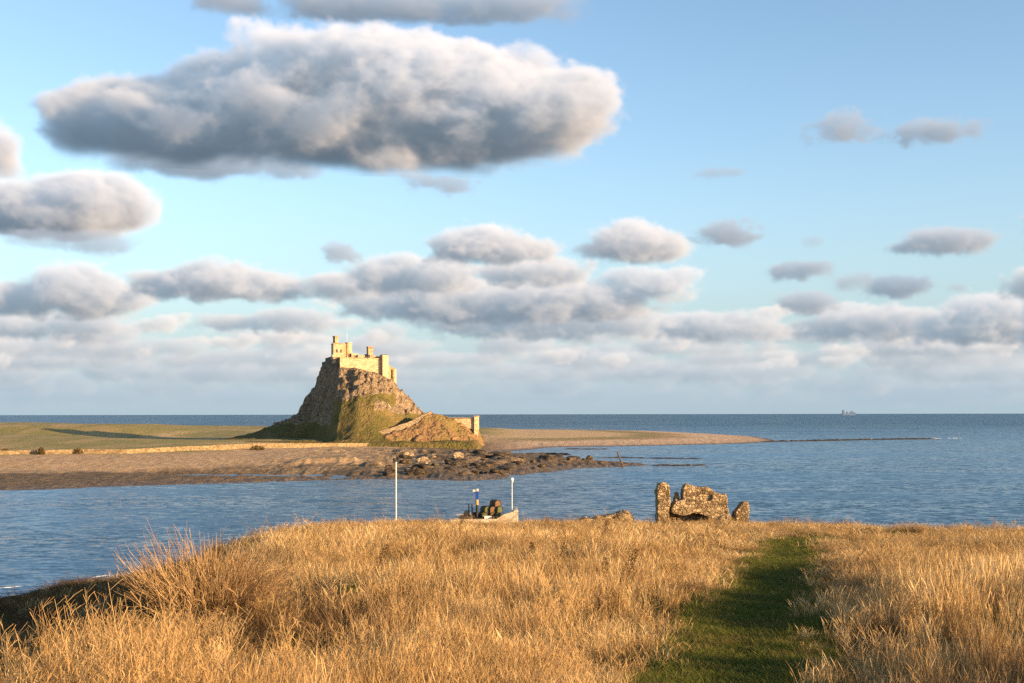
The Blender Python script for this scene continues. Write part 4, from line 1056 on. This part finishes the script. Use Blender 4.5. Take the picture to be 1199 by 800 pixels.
masonry('ruined_pillar', [([(770.4, 622), (769.8, 600), (770.3, 572), (772, 566.8), (776, 565.6), (780.5, 566.6), (784, 569.5), (784.4, 585), (783.6, 600), (784.6, 622)], 0, 1.05),
                          ([(770.2, 575), (775, 574), (775, 612), (770.6, 612)], .3, 1.5)], RD, 'tall narrow rubble pillar, leftmost of the ruined masonry on the brow', 'ruin', seed=2)
masonry('ruined_wall', [
    ([(786.6, 600.5), (786.4, 596), (791, 587.5), (800, 586.2), (806, 587), (815, 585.5), (830, 586.5), (840, 584), (850.8, 586), (852.2, 597), (855, 607), (855.6, 622), (831.2, 622), (829.5, 606), (824, 603.5), (818, 601.5), (811, 600.2), (806, 603), (800, 604.5), (793, 603)], 0, 1.0),
    ([(784.6, 622), (784.6, 604), (787.5, 600), (806, 600), (833, 599), (834, 622)], .95, 1.9),
    ([(799.6, 588), (801.3, 570), (803, 568.2), (806, 567.2), (814, 571), (822, 572.6), (831, 572.4), (835, 575.5), (839, 578), (846, 580), (851.2, 579.6), (851.4, 588)], .25, 1.15),
    ([(791.5, 590), (792.4, 578.6), (795.8, 578.4), (797, 584), (799, 590)], .5, 1.2),
    ([(834, 590), (834, 580), (851, 581), (852, 590)], .05, .6),
    ([(844, 604), (854, 604), (857.4, 622), (840, 622)], -.25, .8)], RD, 'broad broken stone wall of the ruined fort with a dark undercut', 'ruin', seed=9, amp=.075)
masonry('ruined_stump', [([(861.6, 622), (862.2, 599), (866, 594), (868.6, 590.2), (871, 588.6), (876, 588.4), (877.2, 594), (876.8, 606), (878.4, 622)], 0, .9),
                         ([(860.8, 622), (861.4, 602), (868, 596), (870, 622)], .3, 1.3)], RD, 'short rubble stump, rightmost of the ruined masonry on the brow', 'ruin', seed=14)
masonry('rubble_heap', [([(679, 622), (680, 610), (686, 607.5), (694, 608.5), (700, 606.2), (708, 606.5), (716, 604), (722, 602.5), (727, 600.2), (734, 599.6), (738, 602), (741, 606), (744, 622)], 0, 1.4),
                        ([(723, 622), (725, 602), (731, 598.8), (737, 600.6), (739, 622)], -.3, .8)], RD + 1, 'low overgrown rubble heap left of the ruined pillar', 'ruin', seed=21, amp=.09)

# stone jetty below the brow, with pots and marker posts
M_CONC = stone_mat('pale_concrete', (.42, .34, .24), (.52, .43, .31), (.60, .51, .38), cell=.6, bump=.25, bdist=.05, coarse=.8)
JD = 112.0
jet = empty('stone_jetty', P(575, 612, JD), 'pale concrete jetty end with a raised parapet, beyond the grassy brow', 'jetty'); jet.location.z = 0
CO = Vector(jet.location)
def jpart(name, build, mtl, parent=None):
    bm = bmesh.new(); build(bm); bmesh.ops.translate(bm, vec=-CO, verts=bm.verts); bmesh.ops.recalc_face_normals(bm, faces=bm.faces)
    return from_bm(name, bm, mtl, parent or jet)
ZD = Z(608.6, JD)
jpart('deck', lambda bm: bm_prism(bm, [(X(529, JD), JD - 2.2), (X(590, JD), JD - 1.6), (X(606.2, JD), JD + 1.2), (X(606, JD), JD + 7), (X(531, JD), JD + 6.5)], -2, ZD), M_CONC)
jpart('parapet', lambda bm: bm_slab(bm, [(X(582, JD), ZD - .6), (X(582, JD), Z(606.5, JD)), (X(590, JD), Z(601.5, JD)), (X(598, JD), Z(599.2, JD)), (X(604, JD), Z(596.8, JD)), (X(606.4, JD), Z(598, JD)), (X(606.4, JD), ZD - 1.5)], JD - .9, JD - .45), M_CONC)
jpart('end_wall', lambda bm: bm_prism(bm, [(X(601.5, JD), JD - .92), (X(606.5, JD), JD - .6), (X(606.5, JD), JD + 6), (X(604, JD), JD + 6)], -2, [Z(597.2, JD), Z(597.2, JD), Z(599, JD), Z(599, JD)]), M_CONC)
jpart('kerb', lambda bm: bm_prism(bm, [(X(529.2, JD), JD - 2.4), (X(582, JD), JD - 1.9), (X(582, JD), JD - 1.5), (X(529.6, JD), JD - 2.0)], ZD - 1.2, ZD + .22), M_CONC)
# pots: netted creels stacked, each a thing
M_NET_G = flat_mat('green_net', (.075, .085, .035), .95, .6, 14); M_NET_B = flat_mat('rusty_net', (.13, .075, .038), .95, .6, 14); M_DARK = flat_mat('dark_fittings', (.02, .019, .018), .7, .4, 5)
def creel(mtl):
    t = empty('lobster_pot')
    def hoop(bm):
        n = 9; L = 1.0; R = .42
        for j in range(n + 1):
            pass
        pts = [(-R, 0), (-R, .28)] + [(R * math.cos(a), .28 + R * .7 * math.sin(a)) for a in np.linspace(math.pi, 0, 9)] + [(R, .28), (R, 0)]
        bm_slab(bm, pts, -L / 2 + .04, L / 2 - .04)
    bm = bmesh.new(); hoop(bm); o = from_bm('netting', bm, mtl, t)
    bm = bmesh.new()
    for y in (-.5, 0, .5):
        pts = [(-.44, 0), (-.44, .28)] + [(.44 * math.cos(a), .28 + .44 * .7 * math.sin(a)) for a in np.linspace(math.pi, 0, 9)] + [(.44, .28), (.44, 0)]
        for (a, b_), (c_, d_) in zip(pts[:-1], pts[1:]): bm_tube(bm, (a, y, b_), (c_, y, d_), .025, n=5)
    for xx, zz in ((-.44, .02), (.44, .02), (0, .588)): bm_tube(bm, (xx, -.51, zz), (xx, .51, zz), .027, n=5)
    from_bm('frame', bm, M_DARK, t)
    bm = bmesh.new(); bm_box(bm, (0, 0, -.01), (.96, 1.1, .06)); from_bm('base', bm, M_WOOD, t)
    return t
def copy_tree(o, parent=None):
    c_ = o.copy(); COL.objects.link(c_)
    if parent is not None: c_.parent = parent
    for ch_ in list(o.children): copy_tree(ch_, c_)
    return c_
pots = [creel(M_NET_G), creel(M_NET_B)]
spots = [(566.5, 0, 0, .0, 'dark green lobster pot at the left of the bottom row on the jetty'), (573.5, 0, 1, .3, 'rusty brown lobster pot in the middle of the bottom row on the jetty'),
         (580.5, 0, 0, .2, 'green lobster pot at the right of the bottom row beside the parapet'), (568, 1, 0, .2, 'green lobster pot, left of the three in the second row of the jetty stack'),
         (575, 1, 1, .1, 'rusty lobster pot in the middle of the second row of the jetty stack'), (581.5, 1, 0, .4, 'green lobster pot at the right end of the second row of the jetty stack'),
         (579.5, 2, 1, .3, 'brown lobster pot topmost in the stack on the jetty')]
used_ = set()
for px, lev, k, rz, lab in spots:
    o = pots[k] if k not in used_ else copy_tree(pots[k]); used_.add(k)
    o.location = (X(px, JD), JD + 1.2 + .2 * lev, ZD + .045 + lev * .60); o.rotation_euler = (0, 0, .3 + rz); o.scale = (.78, 1, 1.0)
    tag(o, lab, 'lobster pot', 'lobster pots stacked on the jetty')
# fish box
fb = empty('fish_box', (X(571.5, JD), JD + .2, ZD + .02), 'pale fish box on the jetty before the lobster pots', 'box')
bm = bmesh.new()
bm_box(bm, (0, 0, .03), (.74, .46, .05)); bm_box(bm, (-.36, 0, .19), (.04, .46, .26)); bm_box(bm, (.36, 0, .19), (.04, .46, .26))
from_bm('crate', bm, flat_mat('white_plastic', (.6, .58, .54), .5, .1), fb)
for sy in (-.21, .21):
    bm = bmesh.new(); bm_box(bm, (0, sy, .19), (.676, .04, .26)); from_bm('side', bm, bpy.data.materials['white_plastic'], fb)
# low dark winch
wn_ = empty('winch', (X(551, JD), JD + 1.4, ZD), 'low dark winch gear on the jetty beneath the blue marker', 'winch')
bm = bmesh.new(); bm_box(bm, (0, 0, .16), (2.3, .8, .30)); bm_box(bm, (.55, 0, .45), (.9, .6, .34)); from_bm('bed', bm, M_DARK, wn_)
bm = bmesh.new(); bm_tube(bm, (-.5, -.35, .52), (-.5, .35, .52), .24, n=14); from_bm('drum', bm, M_DARK, wn_)
for i, px in enumerate((547.8, 551.6)):
    bm = bmesh.new(); bm_tube(bm, (0, 0, -.1), (0, 0, 1.24 + .06 * i), .075, .06, 8); bm_tube(bm, (0, 0, 1.243 + .06 * i), (0, 0, 1.32 + .06 * i), .10, .09, 8)
    o = from_bm('mooring_post', bm, M_DARK); o.location = (X(px, JD), JD + 2.4, ZD)
    tag(o, ('dark mooring post, left of the pair on the jetty', 'dark mooring post of the pair, nearer the blue marker')[i], 'post', 'mooring posts on the jetty')
# beacon with blue board, orange ring and pale arms
mk = empty('harbour_marker', (X(558, JD), JD + 1.0, ZD), 'harbour marker post with blue board, orange band and pale arms', 'marker')
def mpart(name, build, mtl):
    bm = bmesh.new(); build(bm); bmesh.ops.recalc_face_normals(bm, faces=bm.faces); return from_bm(name, bm, mtl, mk)
pz = JD / F
mpart('post', lambda bm: bm_tube(bm, (0, 0, -.2), (0, 0, 16.5 * pz), .14, .12, 10), M_DARK)
mpart('band', lambda bm: bm_tube(bm, (0, 0, 16.55 * pz), (0, 0, 22.6 * pz), .15, .15, 12), flat_mat('orange_paint', (.42, .23, .09), .6, .15))
mpart('board', lambda bm: bm_box(bm, (0, 0, 27.6 * pz), (.30, .26, 9.0 * pz)), flat_mat('blue_paint', (.012, .045, .26), .5, .15))
mpart('arm', lambda bm: (bm_box(bm, (.06, 0, 34 * pz), (.22, .2, 3.0 * pz)), bm_box(bm, (-.28, 0, 33.2 * pz), (.26, .16, 2.6 * pz)), bm_tube(bm, (-.3, 0, 32 * pz), (0, 0, 29.5 * pz), .04)), flat_mat('cream_paint', (.46, .42, .34), .6, .1))
# pale pole with round top at the jetty end
M_GALV = flat_mat('galvanised_steel', (.52, .52, .50), .45, .08, 3, .3)
lp = empty('harbour_light', (X(599.4, JD), JD + 1.5, ZD), 'thin pale pole with a round white lamp head at the jetty end', 'lamp post')
def lpart(name, build, mtl):
    bm = bmesh.new(); build(bm); bmesh.ops.recalc_face_normals(bm, faces=bm.faces); return from_bm(name, bm, mtl, lp)
lpart('pole', lambda bm: bm_tube(bm, (0, 0, 0), (0, 0, 43 * pz), .045, .035, 8), M_GALV)
lpart('lamp_head', lambda bm: bmesh.ops.create_uvsphere(bm, u_segments=14, v_segments=9, radius=.19, matrix=Matrix.Translation((0, 0, 46 * pz)) @ Matrix.Diagonal((1, 1, .95, 1))), M_WHITE)
lpart('lamp_collar', lambda bm: bm_tube(bm, (0, 0, 42.6 * pz), (0, 0, 43.9 * pz), .12, .16, 10), M_GALV)
# tall pole on the slope behind the brow
PD = 88.0; pzg = head_z(X(463.6, PD), PD)
tp = empty('tall_pole', (X(463.6, PD), PD, pzg), 'tall thin white pole with a small dark camera head, left of the jetty', 'pole')
def tpart(name, build, mtl):
    bm = bmesh.new(); build(bm); bmesh.ops.recalc_face_normals(bm, faces=bm.faces); return from_bm(name, bm, mtl, tp)
hp = Z(540.6, PD) - pzg
tpart('pole', lambda bm: bm_tube(bm, (0, 0, -.3), (0, 0, hp), .06, .045, 10), M_WHITE)
tpart('bracket', lambda bm: bm_box(bm, (0, 0, hp + .05), (.42, .10, .09)), M_DARK)
tpart('camera_head', lambda bm: (bm_box(bm, (-.12, -.05, hp + .20), (.14, .26, .2), .4), bm_box(bm, (.14, -.03, hp + .24), (.16, .24, .24), -.3)), M_DARK)

# ------------------------------------------------------------------ plants that stand out in the grass
def twigs(name, m, n, h, spread, seed, r0=.006, branch=3, fan=1.0, lean=(0, 0), up=.5):
    """bare radiating stems with side twigs, as thin three-sided rods in one mesh"""
    r = np.random.default_rng(seed); V = []; Fc = []; T = []
    def rod(pts, ra, rb, t):
        o = len(V); k = len(pts)
        for j, p in enumerate(pts):
            rr = ra + (rb - ra) * j / (k - 1); d_ = pts[min(j + 1, k - 1)] - pts[max(j - 1, 0)]; d_ = d_ / (np.linalg.norm(d_) + 1e-9)
            a = np.cross(d_, (0.3, .9, .2)); a /= np.linalg.norm(a) + 1e-9; b_ = np.cross(d_, a)
            for q in range(3): V.append(p + rr * (a * math.cos(q * 2.094) + b_ * math.sin(q * 2.094))); T.append(t)
        for j in range(k - 1):
            for q in range(3): Fc.append((o + 3 * j + q, o + 3 * j + (q + 1) % 3, o + 3 * j + 3 + (q + 1) % 3, o + 3 * j + 3 + q))
    for i in range(n):
        a = r.uniform(0, 6.283); rad = spread * math.sqrt(r.random())
        base = np.array([rad * .45 * math.cos(a), rad * .45 * math.sin(a), -.05])
        out = np.array([math.cos(a), math.sin(a), 0]) * rad / spread * fan + np.array([lean[0], lean[1], 0])
        H = h * r.uniform(.6, 1.08) * (1 - .35 * (rad / spread) ** 2)
        tt_ = np.linspace(0, 1, 5); t = r.random()
        wob = r.normal(0, .025 * h, (5, 3)) * tt_[:, None]
        pts = base + out * (tt_ ** 1.25)[:, None] * H * .75 + np.array([0, 0, 1]) * (tt_ * H)[:, None] * (up + (1 - up) * r.random()) + wob
        rod(pts, r0, r0 * .35, t)
        for _ in range(branch):
            k = r.uniform(.35, .9); p0 = np.array([np.interp(k, tt_, pts[:, c_]) for c_ in range(3)])
            dr = (pts[-1] - pts[0]) / np.linalg.norm(pts[-1] - pts[0]) + r.normal(0, .32, 3); dr /= np.linalg.norm(dr); ln_ = H * r.uniform(.15, .4)
            rod(np.array([p0, p0 + dr * ln_ * .5, p0 + dr * ln_ + np.array([0, 0, .04])]), r0 * .55, r0 * .25, t)
    return mesh_np(name, np.array(V), np.array(Fc), m, False, dict(tint=T))
M_TWIG = grass_mat('bare_twigs', [(.1, (.20, .115, .05)), (.45, (.42, .265, .125)), (.9, (.64, .45, .23))], .05)
bx_, by_ = X(243, 16.4), 16.4
t_ = empty('bare_shrub', (bx_, by_, head_z(bx_, by_)), 'large dome of bare straw-coloured twigs on the left edge of the headland', 'shrub')
twigs('stems', M_TWIG, 700, 1.30, 1.25, 5, .0060, 4, 1.25, up=.5).parent = t_
twigs('undergrowth', M_BROWN, 300, .55, 1.3, 6, .006, 3, 1.1).parent = t_
# dead docks: dark brown upright seed stalks
def dock(name, h, seed, lean):
    t = empty(name)
    twigs('stalk', M_BROWN, 5, h, .10, seed, .007, 5, .35, lean, .9).parent = t
    r = np.random.default_rng(seed + 50); V = []; Fc = []; T = []
    for i in range(420):
        k = r.uniform(.5, 1.0); a = r.uniform(0, 6.28); rr = .075 * (1.2 - k) * 1.8 * math.sqrt(r.random())
        p = np.array([lean[0] * .75 * h * k ** 1.25 + rr * math.cos(a) * 1.6, lean[1] * .75 * h * k ** 1.25 + rr * math.sin(a) * 1.6, h * k * .97]); s_ = r.uniform(.008, .017)
        e = r.normal(size=(2, 3)); e /= np.linalg.norm(e, axis=1)[:, None]; o = len(V)
        V += [p - e[0] * s_, p + e[1] * s_ * .7, p + e[0] * s_, p - e[1] * s_ * .7]; Fc.append((o, o + 1, o + 2, o + 3)); T += [r.random() * .6] * 4
    sh_ = mesh_np('seed_head', np.array(V), np.array(Fc), M_BROWN, False, dict(tint=T)); sh_.parent = t; sh_['kind'] = 'stuff'
    return t
dock_src = [dock('dead_dock', .95, 61, (.35, 0)), dock('dead_dock', .85, 62, (.05, .1)), dock('dead_dock', .9, 63, (.5, .1))]
dspots = [(436, 690, 0, 1.0, 'darkest leaning dead dock, above the green patch at the left of the meadow'), (468, 722, 1, .8, 'upright dead dock low in the middle-left of the meadow'),
          (700, 633, 2, 1.2, 'leaning dead dock stalk below the rubble heap'), (713, 640, 1, 1.1, 'straight dead dock stalk below the rubble heap, beside the leaning one'),
          (640, 622, 1, 1.1, 'small dark dock midway between the jetty and the rubble heap'), (535, 628, 0, 1.2, 'dark dock on the brow just below the jetty'),
          (620, 668, 1, .9, 'dead dock stalk in the middle of the meadow below the rubble heap'), (652, 662, 0, .9, 'slanting dead dock in the middle of the meadow'),
          (722, 690, 2, 1.0, 'long slanting dock in the pale grass left of the path'), (708, 688, 1, .9, 'short dark dock in the pale grass left of the path'),
          (858, 622, 1, .6, 'tiny dark dock in pale grass below the ruined stump'), (1117, 712, 1, .8, 'brown dock in the grass right of the path')]
used_ = set()
for px, py, k, s_, lab in dspots:
    d = 1.7 * F / (py - HY - 100 + 12); d = min(d, 73)
    x_, y_ = X(px, d), d
    o = dock_src[k] if k not in used_ else copy_tree(dock_src[k]); used_.add(k)
    o.location = (x_, y_, head_z(x_, y_) - .02); o.scale = (s_, s_, s_ * 1.0); o.rotation_euler = (0, 0, random.uniform(-.4, .4))
    tag(o, lab, 'dock plant', 'dead docks in the dry grass')
# green bramble patch
def bramble(px, py, w, lab, n=700):
    d = 1.7 * F / (py - HY - 100); x_, y_ = X(px, d), d
    V, f, tn = leafy('bramble', M_GREEN, n, (w, w * .7, .30), .032, int(px))
    o = mesh_np('bramble', V, f, M_GREEN, False, dict(tint=tn)); o.location = (x_, y_, head_z(x_, y_) + .12); return tag(o, lab, 'bramble')
bramble(409, 712, .24, 'small fresh-green bramble clump among dry grass right of the bare shrub', 420)

# ------------------------------------------------------------------ foam
M_FOAM = flat_mat('foam', (.62, .63, .63), .8, .15, 2)
def foam(pts, wid, zf, seed, n=700, rag=.9, sink=.92): strip('surf_foam', pts, wid, zf, M_FOAM, n, seed, 'stuff', rag, sink)
foam([GP(1045, 514.3), GP(1080, 514.6), GP(1120, 514.2), GP(1166, 515.0)], 5, 1.0, 33)
foam([GP(940, 515.4), GP(985, 515.2), GP(1030, 514.9)], 2.5, .5, 34)
foam([GP(-40, 690), GP(10, 687), GP(50, 683), GP(95, 677), GP(150, 670)], .40, .13, 41)
foam([GP(-40, 679), GP(20, 676.5), GP(70, 672.5), GP(110, 670)], .22, .10, 42)
foam([GP(1060, 513.2), GP(1090, 513.0), GP(1135, 513.8)], 2.5, .6, 35)
foam([(X(296, 1150), 1150), (X(318, 1090), 1090), (X(332, 1060), 1060)], 10, 1.6, 36)
